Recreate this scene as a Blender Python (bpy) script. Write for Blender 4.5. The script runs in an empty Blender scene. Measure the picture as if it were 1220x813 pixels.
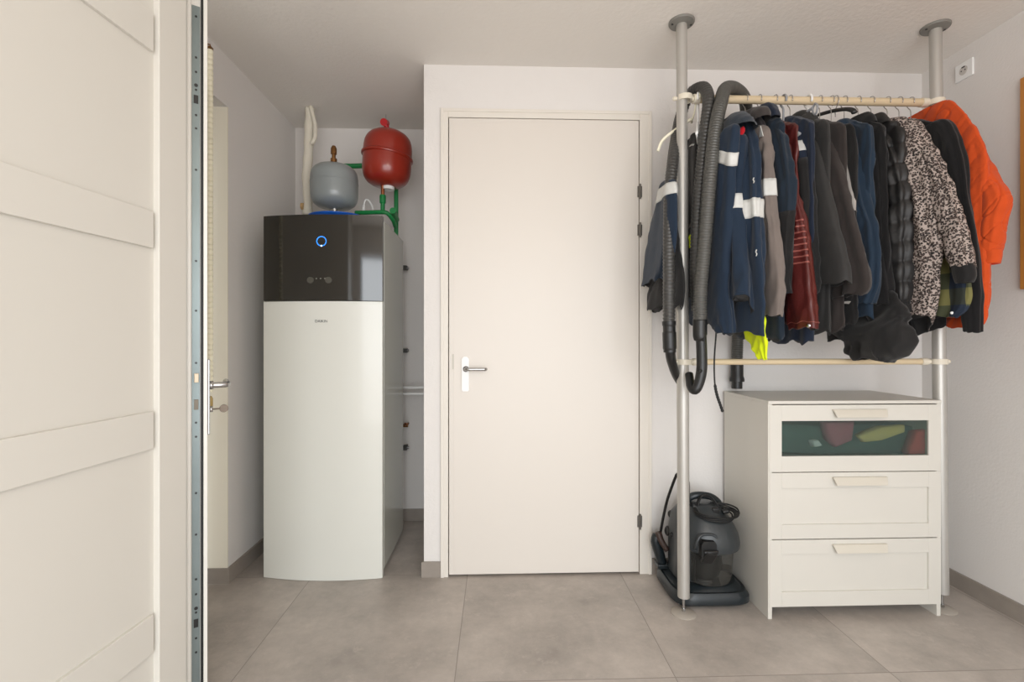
import bpy, bmesh, math, random
from mathutils import Vector, Matrix, noise
random.seed(7)
SC = bpy.context.scene
COL = SC.collection
PI = math.pi
# ---------------------------------------------------------------- camera geometry
F = 17.0 / 36.0 * 1220; CX = 610.0; HY = 404.0; H = 1.23
A = math.atan(19 / 576.0); SA, CA = math.sin(A), math.cos(A)
def rat(px):
    u = (px - CX) / F
    return (SA + u * CA) / (CA - u * SA)
def dfac(px): return CA - (px - CX) / F * SA
def on_y(px, py, Y):                       # a point on the plane y = Y
    return Vector((rat(px) * Y, Y, H + (HY - py) / F * Y / dfac(px)))
def on_x(px, py, X):                       # a point on the plane x = X
    return on_y(px, py, X / rat(px))
# ---------------------------------------------------------------- materials
def lin(c):
    c = c / 255.0
    return c / 12.92 if c <= 0.04045 else ((c + 0.055) / 1.055) ** 2.4
def rgb(r, g, b): return (lin(r), lin(g), lin(b), 1.0)
class NT:
    def __init__(s, name):
        s.m = bpy.data.materials.new(name); s.m.use_nodes = True
        s.t = s.m.node_tree; s.b = s.t.nodes['Principled BSDF']
    def n(s, kind, **kw):
        nd = s.t.nodes.new(kind)
        for k, v in kw.items():
            if k in nd.inputs: nd.inputs[k].default_value = v
            else: setattr(nd, k, v)
        return nd
    def l(s, a, b): s.t.links.new(a, b)
def mat(name, col, rough=0.6, metal=0.0, var=0.0, vscale=8.0, bump=0.0, bscale=60.0, sheen=0.0, coat=0.0, spec=0.5, stretch=None):
    x = NT(name); b = x.b
    b.inputs['Base Color'].default_value = col; b.inputs['Roughness'].default_value = rough
    b.inputs['Metallic'].default_value = metal; b.inputs['Specular IOR Level'].default_value = spec
    if sheen: b.inputs['Sheen Weight'].default_value = sheen; b.inputs['Sheen Roughness'].default_value = 0.5
    if coat: b.inputs['Coat Weight'].default_value = coat; b.inputs['Coat Roughness'].default_value = 0.08
    if var or bump:
        tc = x.n('ShaderNodeTexCoord'); mp = x.n('ShaderNodeMapping'); x.l(tc.outputs['Object'], mp.inputs['Vector'])
        if stretch: mp.inputs['Scale'].default_value = stretch
    if var:
        nz = x.n('ShaderNodeTexNoise', Scale=vscale, Detail=5.0); x.l(mp.outputs[0], nz.inputs['Vector'])
        mx = x.n('ShaderNodeMix', data_type='RGBA')
        mx.inputs['A'].default_value = tuple(c * (1 - var) for c in col[:3]) + (1,)
        mx.inputs['B'].default_value = tuple(min(1, c * (1 + var)) for c in col[:3]) + (1,)
        x.l(nz.outputs['Fac'], mx.inputs['Factor']); x.l(mx.outputs['Result'], b.inputs['Base Color'])
    if bump:
        n2 = x.n('ShaderNodeTexNoise', Scale=bscale, Detail=4.0); x.l(mp.outputs[0], n2.inputs['Vector'])
        bp = x.n('ShaderNodeBump', Strength=bump, Distance=0.004); x.l(n2.outputs['Fac'], bp.inputs['Height'])
        x.l(bp.outputs[0], b.inputs['Normal'])
    return x.m
def cloth(name, r, g, b, rough=0.85, sheen=0.15, var=0.12, bump=0.25):
    return mat(name, rgb(r, g, b), rough, 0, var, 25, bump, 420, sheen, spec=0.3)
WALL = mat('white_plaster', rgb(231, 227, 223), 0.75, var=0.015, vscale=2, bump=0.25, bscale=90)
CEIL = mat('ceiling_plaster', rgb(237, 232, 225), 0.85, var=0.015, vscale=3, bump=0.4, bscale=55)
DOORP = mat('door_lacquer', rgb(226, 219, 210), 0.42, var=0.01, vscale=1.5, bump=0.03, bscale=30)
FRAMEP = mat('frame_lacquer', rgb(230, 224, 214), 0.45, var=0.01)
PANELP = mat('panelled_door_paint', rgb(217, 213, 204), 0.4, var=0.01, vscale=1.5)
EXTP = mat('exterior_door_paint', rgb(226, 222, 214), 0.3, bump=0.02, bscale=50)
def tile_mat(name, x0, y0, size, base, groutc):
    x = NT(name); b = x.b
    tc = x.n('ShaderNodeTexCoord'); sp = x.n('ShaderNodeSeparateXYZ'); x.l(tc.outputs['Object'], sp.inputs[0])
    ms, ids = [], []
    for ax, o in (('X', x0), ('Y', y0)):
        s = x.n('ShaderNodeMath', operation='SUBTRACT'); x.l(sp.outputs[ax], s.inputs[0]); s.inputs[1].default_value = o
        d = x.n('ShaderNodeMath', operation='DIVIDE'); x.l(s.outputs[0], d.inputs[0]); d.inputs[1].default_value = size
        fr = x.n('ShaderNodeMath', operation='FRACT'); x.l(d.outputs[0], fr.inputs[0])
        fl = x.n('ShaderNodeMath', operation='FLOOR'); x.l(d.outputs[0], fl.inputs[0]); ids.append(fl)
        h = x.n('ShaderNodeMath', operation='SUBTRACT'); x.l(fr.outputs[0], h.inputs[0]); h.inputs[1].default_value = 0.5
        ab = x.n('ShaderNodeMath', operation='ABSOLUTE'); x.l(h.outputs[0], ab.inputs[0])
        g = x.n('ShaderNodeMath', operation='GREATER_THAN'); x.l(ab.outputs[0], g.inputs[0]); g.inputs[1].default_value = 0.5 - 0.0018 / size
        ms.append(g)
    mxm = x.n('ShaderNodeMath', operation='MAXIMUM'); x.l(ms[0].outputs[0], mxm.inputs[0]); x.l(ms[1].outputs[0], mxm.inputs[1])
    cmb = x.n('ShaderNodeCombineXYZ'); x.l(ids[0].outputs[0], cmb.inputs[0]); x.l(ids[1].outputs[0], cmb.inputs[1])
    wn = x.n('ShaderNodeTexWhiteNoise'); x.l(cmb.outputs[0], wn.inputs['Vector'])
    off = x.n('ShaderNodeVectorMath', operation='MULTIPLY_ADD'); x.l(wn.outputs['Color'], off.inputs[0]); off.inputs[1].default_value = (5, 5, 5); x.l(tc.outputs['Object'], off.inputs[2])
    n1 = x.n('ShaderNodeTexNoise', Scale=3.2, Detail=12.0, Roughness=0.72); x.l(off.outputs[0], n1.inputs['Vector'])
    r1 = x.n('ShaderNodeValToRGB'); x.l(n1.outputs['Fac'], r1.inputs[0])
    e = r1.color_ramp.elements; e[0].position = 0.3; e[1].position = 0.72
    e[0].color = tuple(c * 0.72 for c in base[:3]) + (1,); e[1].color = tuple(c * 1.26 for c in base[:3]) + (1,)
    n2 = x.n('ShaderNodeTexNoise', Scale=14.0, Detail=9.0, Roughness=0.78); x.l(off.outputs[0], n2.inputs['Vector'])
    r2 = x.n('ShaderNodeValToRGB'); x.l(n2.outputs['Fac'], r2.inputs[0])
    r2.color_ramp.elements[0].position = 0.55; r2.color_ramp.elements[1].position = 0.72
    m1 = x.n('ShaderNodeMix', data_type='RGBA'); m1.inputs['B'].default_value = tuple(min(1, c * 1.4) for c in base[:3]) + (1,)
    sc = x.n('ShaderNodeMath', operation='MULTIPLY'); x.l(r2.outputs[0], sc.inputs[0]); sc.inputs[1].default_value = 0.5
    x.l(sc.outputs[0], m1.inputs['Factor']); x.l(r1.outputs[0], m1.inputs['A'])
    m2 = x.n('ShaderNodeMix', data_type='RGBA'); m2.inputs['B'].default_value = groutc
    x.l(mxm.outputs[0], m2.inputs['Factor']); x.l(m1.outputs['Result'], m2.inputs['A'])
    x.l(m2.outputs['Result'], b.inputs['Base Color'])
    rr = x.n('ShaderNodeMapRange'); x.l(n1.outputs['Fac'], rr.inputs[0]); rr.inputs['To Min'].default_value = 0.34; rr.inputs['To Max'].default_value = 0.55
    x.l(rr.outputs[0], b.inputs['Roughness'])
    bp = x.n('ShaderNodeBump', Strength=0.35, Distance=0.002); bp.invert = True
    x.l(mxm.outputs[0], bp.inputs['Height']); x.l(bp.outputs[0], b.inputs['Normal'])
    return x.m
FLOORM = tile_mat('floor_tiles', -0.949, 1.735, 0.8, rgb(180, 171, 163), rgb(144, 136, 128))
SKIRT = mat('skirting_tile', rgb(152, 143, 134), 0.5, var=0.15, vscale=14)
ALU = mat('anodised_aluminium', rgb(190, 187, 181), 0.42, 0.5, bump=0.03, bscale=20)
GREYPL = mat('grey_plastic_disc', rgb(128, 126, 120), 0.5)
DISC = mat('pole_foot_disc', rgb(170, 162, 152), 0.55)
STEEL = mat('steel', rgb(190, 190, 190), 0.25, 1.0)
ZINC = mat('zinc_strip', rgb(128, 138, 138), 0.45, 0.75, var=0.15, vscale=6)
BRASS = mat('old_brass', rgb(140, 100, 60), 0.4, 0.8, var=0.2)
COPPER = mat('copper', rgb(160, 100, 70), 0.35, 0.9)
RODM = mat('beige_rod', rgb(214, 194, 160), 0.5, var=0.05)
CLAMP = mat('cream_clamp', rgb(226, 218, 200), 0.45)
CREAM = mat('cream_plastic', rgb(255, 249, 224), 0.45)
CHEST = mat('chest_white', rgb(212, 208, 199), 0.42, var=0.01)
CHESTIN = mat('chest_inner', rgb(205, 200, 188), 0.6)
HANDLEM = mat('cream_handle', rgb(208, 201, 187), 0.4)
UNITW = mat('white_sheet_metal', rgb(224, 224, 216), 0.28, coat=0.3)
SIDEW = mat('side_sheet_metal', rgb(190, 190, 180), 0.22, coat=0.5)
BLACKG = mat('black_gloss', rgb(34, 32, 28), 0.06, coat=1.0)
DARKG = mat('dark_buttons', rgb(78, 76, 68), 0.3)
DOTM = mat('pale_dots', rgb(150, 150, 140), 0.4)
INK = mat('logo_ink', rgb(30, 30, 34), 0.5)
RED = mat('red_enamel', rgb(150, 38, 20), 0.28, coat=0.4)
GREYE = mat('grey_enamel', rgb(140, 146, 146), 0.3, coat=0.3)
GREEN = mat('green_pipe', rgb(18, 128, 66), 0.42)
BLUE = mat('blue_plastic', rgb(20, 100, 206), 0.35)
WPIPE = mat('white_pipe_wrap', rgb(228, 222, 206), 0.7, var=0.04, bump=0.5, bscale=30)
WHITEPL = mat('white_plastic', rgb(246, 246, 244), 0.35)
BLACKPL = mat('black_plastic', rgb(28, 28, 28), 0.38)
BLACKR = mat('black_rubber', rgb(16, 16, 16), 0.6)
HOSEM = mat('grey_hose', rgb(78, 77, 73), 0.36, coat=0.1)
HOSED = mat('dark_grey_hose', rgb(62, 61, 59), 0.36, coat=0.1)
VGREY = mat('vacuum_grey', rgb(52, 56, 58), 0.34, var=0.08, vscale=10)
VDARK = mat('vacuum_base', rgb(28, 35, 39), 0.35, var=0.25, vscale=18)
VBROWN = mat('dark_brown_plastic', rgb(62, 46, 40), 0.45)
WOODO = mat('orange_wood', rgb(198, 134, 62), 0.5, var=0.12, vscale=5, stretch=(1, 1, 0.12))
CORK = mat('cork', rgb(176, 132, 88), 0.9, var=0.25, vscale=60)
REFL = mat('reflective_band', rgb(206, 206, 202), 0.45, var=0.06, vscale=60)
REFLG = mat('grey_reflective', rgb(196, 192, 200), 0.5)
NEON = mat('neon_yellow_cloth', rgb(222, 238, 0), 0.8, sheen=0.1)
NAVY = cloth('navy_workwear', 27, 42, 60)
NAVYD = cloth('dark_navy', 24, 34, 52)
NAVYT = cloth('teal_navy', 24, 37, 50)
CHAR = cloth('charcoal_cloth', 48, 46, 45)
BLACKC = cloth('black_cloth', 27, 26, 26)
BLACKW = cloth('black_wool', 23, 22, 23, rough=0.95)
SOFT = cloth('charcoal_softshell', 46, 45, 44, rough=0.7)
BROWNB = cloth('brown_black_cloth', 50, 44, 42)
GREYC = cloth('warm_grey_cloth', 116, 106, 100)
LGREY = cloth('light_grey_cloth', 168, 162, 156)
BLUEC = cloth('steel_blue_cloth', 28, 45, 62)
REDL = cloth('red_lining', 190, 20, 34)
LEATHER = mat('oxblood_leather', rgb(86, 33, 31), 0.36, var=0.2, vscale=14, bump=0.4, bscale=70)
LEATHERS = mat('leather_stitch', rgb(150, 84, 76), 0.5)
ORANGE = cloth('orange_quilt', 204, 76, 24, bump=0.3)
ORANGEL = cloth('orange_lining', 226, 66, 30)
PUFF = mat('black_puffer', rgb(32, 31, 31), 0.5, var=0.1, bump=0.3, bscale=80)
def leopard():
    x = NT('leopard_print'); b = x.b
    tc = x.n('ShaderNodeTexCoord')
    nz = x.n('ShaderNodeTexNoise', Scale=60.0, Detail=2.0); x.l(tc.outputs['Object'], nz.inputs['Vector'])
    ad = x.n('ShaderNodeVectorMath', operation='MULTIPLY_ADD'); x.l(nz.outputs['Color'], ad.inputs[0]); ad.inputs[1].default_value = (.010, .010, .010); x.l(tc.outputs['Object'], ad.inputs[2])
    vo = x.n('ShaderNodeTexVoronoi', Scale=125.0); x.l(ad.outputs[0], vo.inputs['Vector'])
    r = x.n('ShaderNodeValToRGB'); x.l(vo.outputs['Distance'], r.inputs[0])
    el = r.color_ramp.elements
    el[0].position = 0.0; el[0].color = rgb(100, 84, 78); el[1].position = 1.0; el[1].color = rgb(176, 162, 154)
    for p, c in ((0.22, rgb(110, 90, 82)), (0.27, rgb(26, 22, 22)), (0.50, rgb(30, 26, 26)), (0.58, rgb(164, 150, 142))):
        q = el.new(p); q.color = c
    x.l(r.outputs[0], b.inputs['Base Color']); b.inputs['Roughness'].default_value = 0.85
    return x.m
LEO = leopard()
def plaid():
    x = NT('plaid_flannel'); b = x.b
    tc = x.n('ShaderNodeTexCoord'); sp = x.n('ShaderNodeSeparateXYZ'); x.l(tc.outputs['Object'], sp.inputs[0])
    bands = []
    for ax, per in (('Y', 0.13), ('Z', 0.13)):
        d = x.n('ShaderNodeMath', operation='DIVIDE'); x.l(sp.outputs[ax], d.inputs[0]); d.inputs[1].default_value = per
        fr = x.n('ShaderNodeMath', operation='FRACT'); x.l(d.outputs[0], fr.inputs[0])
        g = x.n('ShaderNodeMath', operation='GREATER_THAN'); x.l(fr.outputs[0], g.inputs[0]); g.inputs[1].default_value = 0.5
        bands.append(g)
    m1 = x.n('ShaderNodeMix', data_type='RGBA'); m1.inputs['A'].default_value = rgb(28, 40, 58); m1.inputs['B'].default_value = rgb(70, 74, 52)
    x.l(bands[0].outputs[0], m1.inputs['Factor'])
    m2 = x.n('ShaderNodeMix', data_type='RGBA'); m2.inputs['A'].default_value = rgb(48, 52, 46); m2.inputs['B'].default_value = rgb(116, 112, 66)
    x.l(bands[0].outputs[0], m2.inputs['Factor'])
    m3 = x.n('ShaderNodeMix', data_type='RGBA'); x.l(bands[1].outputs[0], m3.inputs['Factor'])
    x.l(m1.outputs['Result'], m3.inputs['A']); x.l(m2.outputs['Result'], m3.inputs['B'])
    x.l(m3.outputs['Result'], b.inputs['Base Color']); b.inputs['Roughness'].default_value = 0.9
    return x.m
PLAID = plaid()
def glassy(name, col, rough, trans, alpha=1.0):
    m = mat(name, col, rough); b = m.node_tree.nodes['Principled BSDF']
    b.inputs['Transmission Weight'].default_value = trans; b.inputs['IOR'].default_value = 1.15
    return m
FROST = glassy('frosted_green_glass', rgb(192, 206, 200), 0.16, 0.94)
TANK = glassy('smoked_clear_plastic', rgb(158, 156, 150), 0.05, 0.92)
CLEAR = glassy('window_glass', (1, 1, 1, 1), 0.0, 1.0)
def emit(name, col, s):
    m = mat(name, col, 0.4); b = m.node_tree.nodes['Principled BSDF']
    b.inputs['Emission Color'].default_value = col; b.inputs['Emission Strength'].default_value = s
    return m
RING = emit('blue_indicator', rgb(40, 130, 240), 1.6)
RINGW = emit('white_indicator', rgb(200, 230, 255), 3.0)
# ---------------------------------------------------------------- object helpers
def empty(name, loc=(0, 0, 0), label=None, cat=None, group=None, kind=None):
    o = bpy.data.objects.new(name, None); COL.objects.link(o); o.location = loc
    o.empty_display_size = 0.05
    return tag(o, label, cat, group, kind)
def tag(o, label=None, cat=None, group=None, kind=None):
    if label: o['label'] = label
    if cat: o['category'] = cat
    if group: o['group'] = group
    if kind: o['kind'] = kind
    return o
def loc_of(p):
    return Vector((0, 0, 0)) if p.parent else p.location.copy()   # a part's own frame is the world's
def obj(name, bm, m, parent=None, smooth=False, label=None):
    me = bpy.data.meshes.new(name)
    bmesh.ops.recalc_face_normals(bm, faces=bm.faces)
    bm.to_mesh(me); bm.free()
    ms = m if isinstance(m, (list, tuple)) else [m]
    for q in ms: me.materials.append(q)
    if smooth != 'auto':
        for p in me.polygons: p.use_smooth = bool(smooth)
    if smooth == 'auto':
        fl = [p.use_smooth for p in me.polygons]
        me.set_sharp_from_angle(angle=math.radians(35))
        for p, q in zip(me.polygons, fl): p.use_smooth = q
    o = bpy.data.objects.new(name, me); COL.objects.link(o)
    if parent:
        o.parent = parent; o.matrix_parent_inverse = Matrix.Translation(-loc_of(parent))
    if label: o['label'] = label
    return o
def struct(name, bm, m, parent=None, smooth=False):
    o = obj(name, bm, m, parent, smooth)
    if not parent: o['kind'] = 'structure'
    return o
def B(): return bmesh.new()
def box(bm, x0, x1, y0, y1, z0, z1, bev=0.0, M=None, mi=0, seg=2):
    old = set(bm.faces) if bev else ()
    v = [bm.verts.new(Vector((x, y, z))) for x in (x0, x1) for y in (y0, y1) for z in (z0, z1)]
    if M:
        for q in v: q.co = M @ q.co
    fs = [bm.faces.new([v[i] for i in f]) for f in ((0, 1, 3, 2), (4, 6, 7, 5), (0, 4, 5, 1), (2, 3, 7, 6), (0, 2, 6, 4), (1, 5, 7, 3))]
    for f in fs: f.material_index = mi
    if bev:
        es = list({e for f in fs for e in f.edges})
        bmesh.ops.bevel(bm, geom=es, offset=bev, segments=seg, affect='EDGES', profile=0.5)
        for f in bm.faces:
            if f not in old: f.smooth = False
    return bm
def bx(*a, **k): return box(B(), *a, **k)
def ring(bm, pts): return [bm.verts.new(p) for p in pts]
def bridge(bm, a, b, closed=True, mi=0):
    n = len(a)
    for i in range(n if closed else n - 1):
        j = (i + 1) % n
        f = bm.faces.new((a[i], a[j], b[j], b[i])); f.material_index = mi; f.smooth = True
def prism(bm, pts, h0, h1, axis='z', mi=0, M=None):          # polygon extruded along an axis
    def P(p, h):
        v = Vector((p[0], p[1], h)) if axis == 'z' else (Vector((p[0], h, p[1])) if axis == 'y' else Vector((h, p[0], p[1])))
        return M @ v if M else v
    a = ring(bm, [P(p, h0) for p in pts]); b = ring(bm, [P(p, h1) for p in pts])
    bridge(bm, a, b, mi=mi)
    for r in (a, b[::-1]):
        f = bm.faces.new(r); f.material_index = mi
    return bm
def lathe(bm, prof, c=(0, 0, 0), n=32, axis=(0, 0, 1), caps=True, mi=0, sx=1, sy=1):
    q = Vector((0, 0, 1)).rotation_difference(Vector(axis).normalized()).to_matrix()
    rs = []
    for r, z in prof:
        rs.append(ring(bm, [Vector(c) + q @ Vector((max(r, 1e-4) * math.cos(2 * PI * i / n) * sx, max(r, 1e-4) * math.sin(2 * PI * i / n) * sy, z)) for i in range(n)]))
    for a, b in zip(rs, rs[1:]): bridge(bm, a, b, mi=mi)
    if caps:
        bm.faces.new(rs[0]).material_index = mi; bm.faces.new(rs[-1][::-1]).material_index = mi
    return bm
def cyl(bm, a, b, r, r2=None, n=20, mi=0):
    a, b = Vector(a), Vector(b)
    return lathe(bm, [(r, 0), (r2 if r2 else r, (b - a).length)], a, n, b - a, mi=mi)
def spline(pts, step=0.01):
    P = [Vector(p) for p in pts]; P = [P[0] * 2 - P[1]] + P + [P[-1] * 2 - P[-2]]
    out = []
    for i in range(1, len(P) - 2):
        n = max(2, int((P[i + 1] - P[i]).length / step))
        for k in range(n):
            t = k / n
            out.append(0.5 * ((2 * P[i]) + (P[i + 1] - P[i - 1]) * t + (2 * P[i - 1] - 5 * P[i] + 4 * P[i + 1] - P[i + 2]) * t * t + (3 * P[i] - P[i - 1] - 3 * P[i + 1] + P[i + 2]) * t ** 3))
    out.append(P[-2].copy())
    return out
def tube(bm, pts, rad, n=12, step=0.01, caps=True, smooth=True, flat=1.0, mi=0):
    C = spline(pts, step) if smooth else [Vector(p) for p in pts]
    T = [(C[min(i + 1, len(C) - 1)] - C[max(i - 1, 0)]).normalized() for i in range(len(C))]
    u = T[0].orthogonal().normalized(); rs = []; s = 0
    for i, (c, t) in enumerate(zip(C, T)):
        if i: s += (c - C[i - 1]).length
        u = (u - t * u.dot(t)).normalized(); w = t.cross(u)
        r = rad(s, i / (len(C) - 1)) if callable(rad) else rad
        rs.append(ring(bm, [c + (u * math.cos(2 * PI * k / n) + w * math.sin(2 * PI * k / n) * flat) * r for k in range(n)]))
    for a, b in zip(rs, rs[1:]): bridge(bm, a, b, mi=mi)
    if caps: bm.faces.new(rs[0]).material_index = mi; bm.faces.new(rs[-1][::-1]).material_index = mi
    return bm
def sphere(bm, c, r, n=14, sz=1.0):
    return lathe(bm, [(r * math.sin(PI * i / n), -r * sz * math.cos(PI * i / n)) for i in range(n + 1)], c, n * 2)
def text_mesh(txt, size, depth=0.0006, sx=1.0):
    cu = bpy.data.curves.new('lettering', 'FONT'); cu.body = txt; cu.size = size; cu.extrude = depth
    cu.align_x = 'CENTER'; cu.align_y = 'CENTER'
    t = bpy.data.objects.new('lettering', cu); COL.objects.link(t)
    bpy.context.view_layer.update()
    me = bpy.data.meshes.new_from_object(t.evaluated_get(bpy.context.evaluated_depsgraph_get()))
    bpy.data.objects.remove(t); bpy.data.curves.remove(cu)
    bm = B(); bm.from_mesh(me); bpy.data.meshes.remove(me)
    for v in bm.verts: v.co.x *= sx
    return bm
# ================================================================ ROOM
CZ = 2.651; WY = 2.516; NX = -0.373; LX = -1.35; RX = 2.28; NY = 3.30; RY = -1.3
struct('floor', bx(-3.0, 3.0, -1.5, 3.5, -0.1, 0), FLOORM)
struct('ceiling', bx(LX - .3, RX + .2, RY - .2, NY + .2, CZ, CZ + .15), CEIL)
struct('wall_back', bx(LX - .2, NX, NY, NY + .2, 0, CZ), WALL)
# wall with the middle door: opening px 526..775
dx0 = on_y(534.5, 400, WY).x; dx1 = on_y(761, 400, WY).x
fx0 = on_y(525.5, 400, WY).x; fx1 = on_y(775.3, 400, WY).x
dzt = on_y(535, 141, WY).z; fzt = on_y(526, 130.5, WY).z
bm = B()
box(bm, NX, fx0 + .012, WY, NY + .2, 0, CZ); box(bm, fx1 - .012, RX + .2, WY, NY + .2, 0, CZ); box(bm, fx0 + .012, fx1 - .012, WY, NY + .2, fzt - .012, CZ)
box(bm, fx0, fx1, WY + .14, WY + .3, 0, fzt)
struct('wall_middle', bm, WALL)
struct('wall_right', bx(RX, RX + .2, RY - .2, WY, 0, CZ), WALL)
OY0, OY1, OZ = 1.30, 2.483, 2.397
bm = B()
box(bm, LX - .32, LX, OY1, NY, 0, CZ); box(bm, LX - .32, LX, RY - .2, OY0, 0, CZ); box(bm, LX - .32, LX, OY0, OY1, OZ, CZ)
struct('wall_left', bm, WALL)
bm = B()                                           # rear wall behind the viewer, with a wide garage opening
box(bm, LX - .3, -1.0, RY - .2, RY, 0, CZ); box(bm, 1.95, RX + .2, RY - .2, RY, 0, CZ); box(bm, -1.0, 1.95, RY - .2, RY, 2.3, CZ)
struct('wall_front', bm, WALL)
# baseboards
bh = .078
struct('baseboard_back', bx(LX + .012, NX, NY - .012, NY, 0, bh), SKIRT)
bm = B(); box(bm, LX, LX + .012, OY1 - .012, NY - .012, 0, bh); box(bm, LX - .25, LX, OY1 - .012, OY1, 0, bh)
struct('baseboard_left', bm, SKIRT)
bm = B(); box(bm, NX - .012, fx0, WY - .012, WY, 0, bh); box(bm, NX - .012, NX, WY, NY - .012, 0, bh); struct('baseboard_middle', bm, SKIRT)
struct('baseboard_right', bx(RX - .012, RX, RY, WY - .012, 0, bh), SKIRT)
struct('trim_1', bx(fx1, RX - .012, WY - .012, WY, 0, bh), SKIRT)
# middle door
door = empty('door_1', (dx0, WY, 0), kind='structure')
ob = door
g = .003
leaf = B(); box(leaf, dx0 + g, dx1 - g, WY - .012, WY + .028, .012, dzt - g, .002)
box(leaf, dx0 + .026, dx1 - .02, WY - .0135, WY - .01, .03, dzt - .026, .001)
obj('leaf', leaf, DOORP, door, 'auto')
fr = B()
for (a0, a1, z0, z1) in ((fx0, dx0 - .001, 0, fzt), (dx1 + .001, fx1, 0, fzt), (dx0 - .001, dx1 + .001, dzt, fzt)):
    box(fr, a0, a1, WY - .015, WY + .12, z0, z1, .002)
w = .016
for (a0, a1, z0, z1) in ((fx0, fx0 + w, 0, fzt), (fx1 - w, fx1, 0, fzt), (fx0 + w, fx1 - w, fzt - w, fzt)):
    box(fr, a0, a1, WY - .019, WY - .014, z0, z1, .0015)
obj('door_frame', fr, FRAMEP, door, 'auto')
for py0, py1 in ((221, 238.5), (266.5, 284), (611, 629)):
    z1 = on_y(763, py0, WY).z; z0 = on_y(763, py1, WY).z
    h = B(); cyl(h, (dx1 + .001, WY - .024, z0), (dx1 + .001, WY - .024, z1), .0045)
    box(h, dx1 - .012, dx1 + .012, WY - .0205, WY - .0145, z0 + .01, z1 - .01, .001)
    cyl(h, (dx1 + .001, WY - .024, (z0 + z1) / 2 - .001), (dx1 + .001, WY - .024, (z0 + z1) / 2 + .001), .0052)
    obj('hinge', h, mat('hinge_grey', rgb(120, 116, 110), .4, .8), door, 'auto')
p0 = on_y(550.5, 466, WY); p1 = on_y(559, 425, WY)
hd = B()
prism(hd, [(p0.x, p0.z + .006), (p0.x + .006, p0.z), (p1.x - .006, p0.z), (p1.x, p0.z + .006), (p1.x, p1.z - .012), (p1.x - .01, p1.z), (p0.x + .01, p1.z), (p0.x, p1.z - .012)], WY - .0245, WY - .0135, 'y')
bp_ = obj('handle_plate', hd, WHITEPL, door)
hc = on_y(555.5, 439.5, WY)
hv = B(); tube(hv, [(hc.x, WY - .02, hc.z), (hc.x, WY - .05, hc.z), (hc.x + .012, WY - .062, hc.z), (hc.x + .04, WY - .063, hc.z), (hc.x + .095, WY - .062, hc.z), (hc.x + .102, WY - .052, hc.z)], .0088, 14, .006)
cyl(hv, (hc.x, WY - .03, hc.z), (hc.x, WY - .02, hc.z), .015)
obj('handle', hv, STEEL, door, True, 'steel lever handle')
lk = B(); lx = dx0 + .004
box(lk, on_y(539, 0, WY).x, on_y(541, 0, WY).x, WY - .0145, WY - .012, on_y(540, 440, WY).z, on_y(540, 422, WY).z)
obj('lock_mark', lk, CHESTIN, door)
struct('trim_3', bx(LX - .25, LX + .0005, OY1 - .006, OY1, bh, OZ), mat('lit_reveal_cream', rgb(246, 240, 224), .5))  # reveal's warm brightness put into the colour of an added cream board
# ---------------------------------------------------------------- exterior door, seen on its lock edge
C0 = Vector((rat(247.2) * 1.6, 1.6, 0)); ang = math.radians(31.6)
D = Vector((-math.sin(ang), math.cos(ang), 0)); N = Vector((-math.cos(ang), -math.sin(ang), 0))   # D: to the hinge, N: towards the outside
def ext(M=None):
    return Matrix(((N.x, D.x, 0, C0.x), (N.y, D.y, 0, C0.y), (0, 0, 1, 0), (0, 0, 0, 1)))
EM = ext()                                        # local: x = through the thickness, y = from lock edge to hinge
TH = .0625; LW = .99; Z0, Z1 = .012, 2.375
d2 = empty('door_2', (C0.x, C0.y, 0), kind='structure')
lf = B()
box(lf, 0, .011, -.0, LW, Z0, Z1, .0015, EM)
box(lf, .0095, TH - .017, .010, LW, Z0, Z1, .001, EM)
box(lf, TH - .018, TH - .008, .003, LW, Z0, Z1, .001, EM)
box(lf, TH - .008, TH, .012, LW, Z0, Z1, .001, EM)
obj('leaf', lf, EXTP, d2, 'auto')
gk = B(); box(gk, .0115, .0185, .002, .012, Z0, Z1, 0, EM); obj('gasket', gk, BLACKR, d2)
def yz(py): return on_y(235, py, 1.57).z
st = B(); box(st, .0205, .0425, .0065, .0105, .05, yz(2), .0005, EM)
strip = obj('lock_strip', st, ZINC, d2, label='galvanised steel lock strip')
sc_ = B()
for py in (15, 64.5, 82, 134, 150, 433, 505, 522, 640, 694, 712, 765, 782, 310, 370, 200, 590):
    z = yz(py); q = EM @ Vector((.031, .0060, z)); lathe(sc_, [(.0035, 0), (.0035, .001), (.001, .001)], q, 10, -D)
for py in (98, 103.5, 729, 734):
    q = EM @ Vector((.031, .0060, yz(py))); lathe(sc_, [(.0055 if py in (98, 729) else .0035, 0), (.0055 if py in (98, 729) else .0035, .001), (.001, .001)], q, 10, -D)
obj('screws', sc_, BLACKPL, strip, label='dark screw heads').name = 'screw_head'
hk = B()
for a0, a1 in ((110, 120), (742, 752)): box(hk, .025, .0375, .0045, .0066, yz(a1), yz(a0), .0005, EM)
obj('hook_slot', hk, BLACKPL, strip)
lb = B(); box(lb, .024, .036, -.004, .0066, yz(456.5), yz(445.5), .001, EM); obj('latch_bolt', lb, mat('pale_bolt', rgb(214, 196, 170), .4, .2), strip, label='pale latch bolt')
db = B(); box(db, .0245, .0365, .0050, .0066, yz(489.5), yz(477), .0005, EM); obj('deadbolt', db, mat('bolt_steel', rgb(120, 112, 100), .5, .5), strip)
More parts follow.
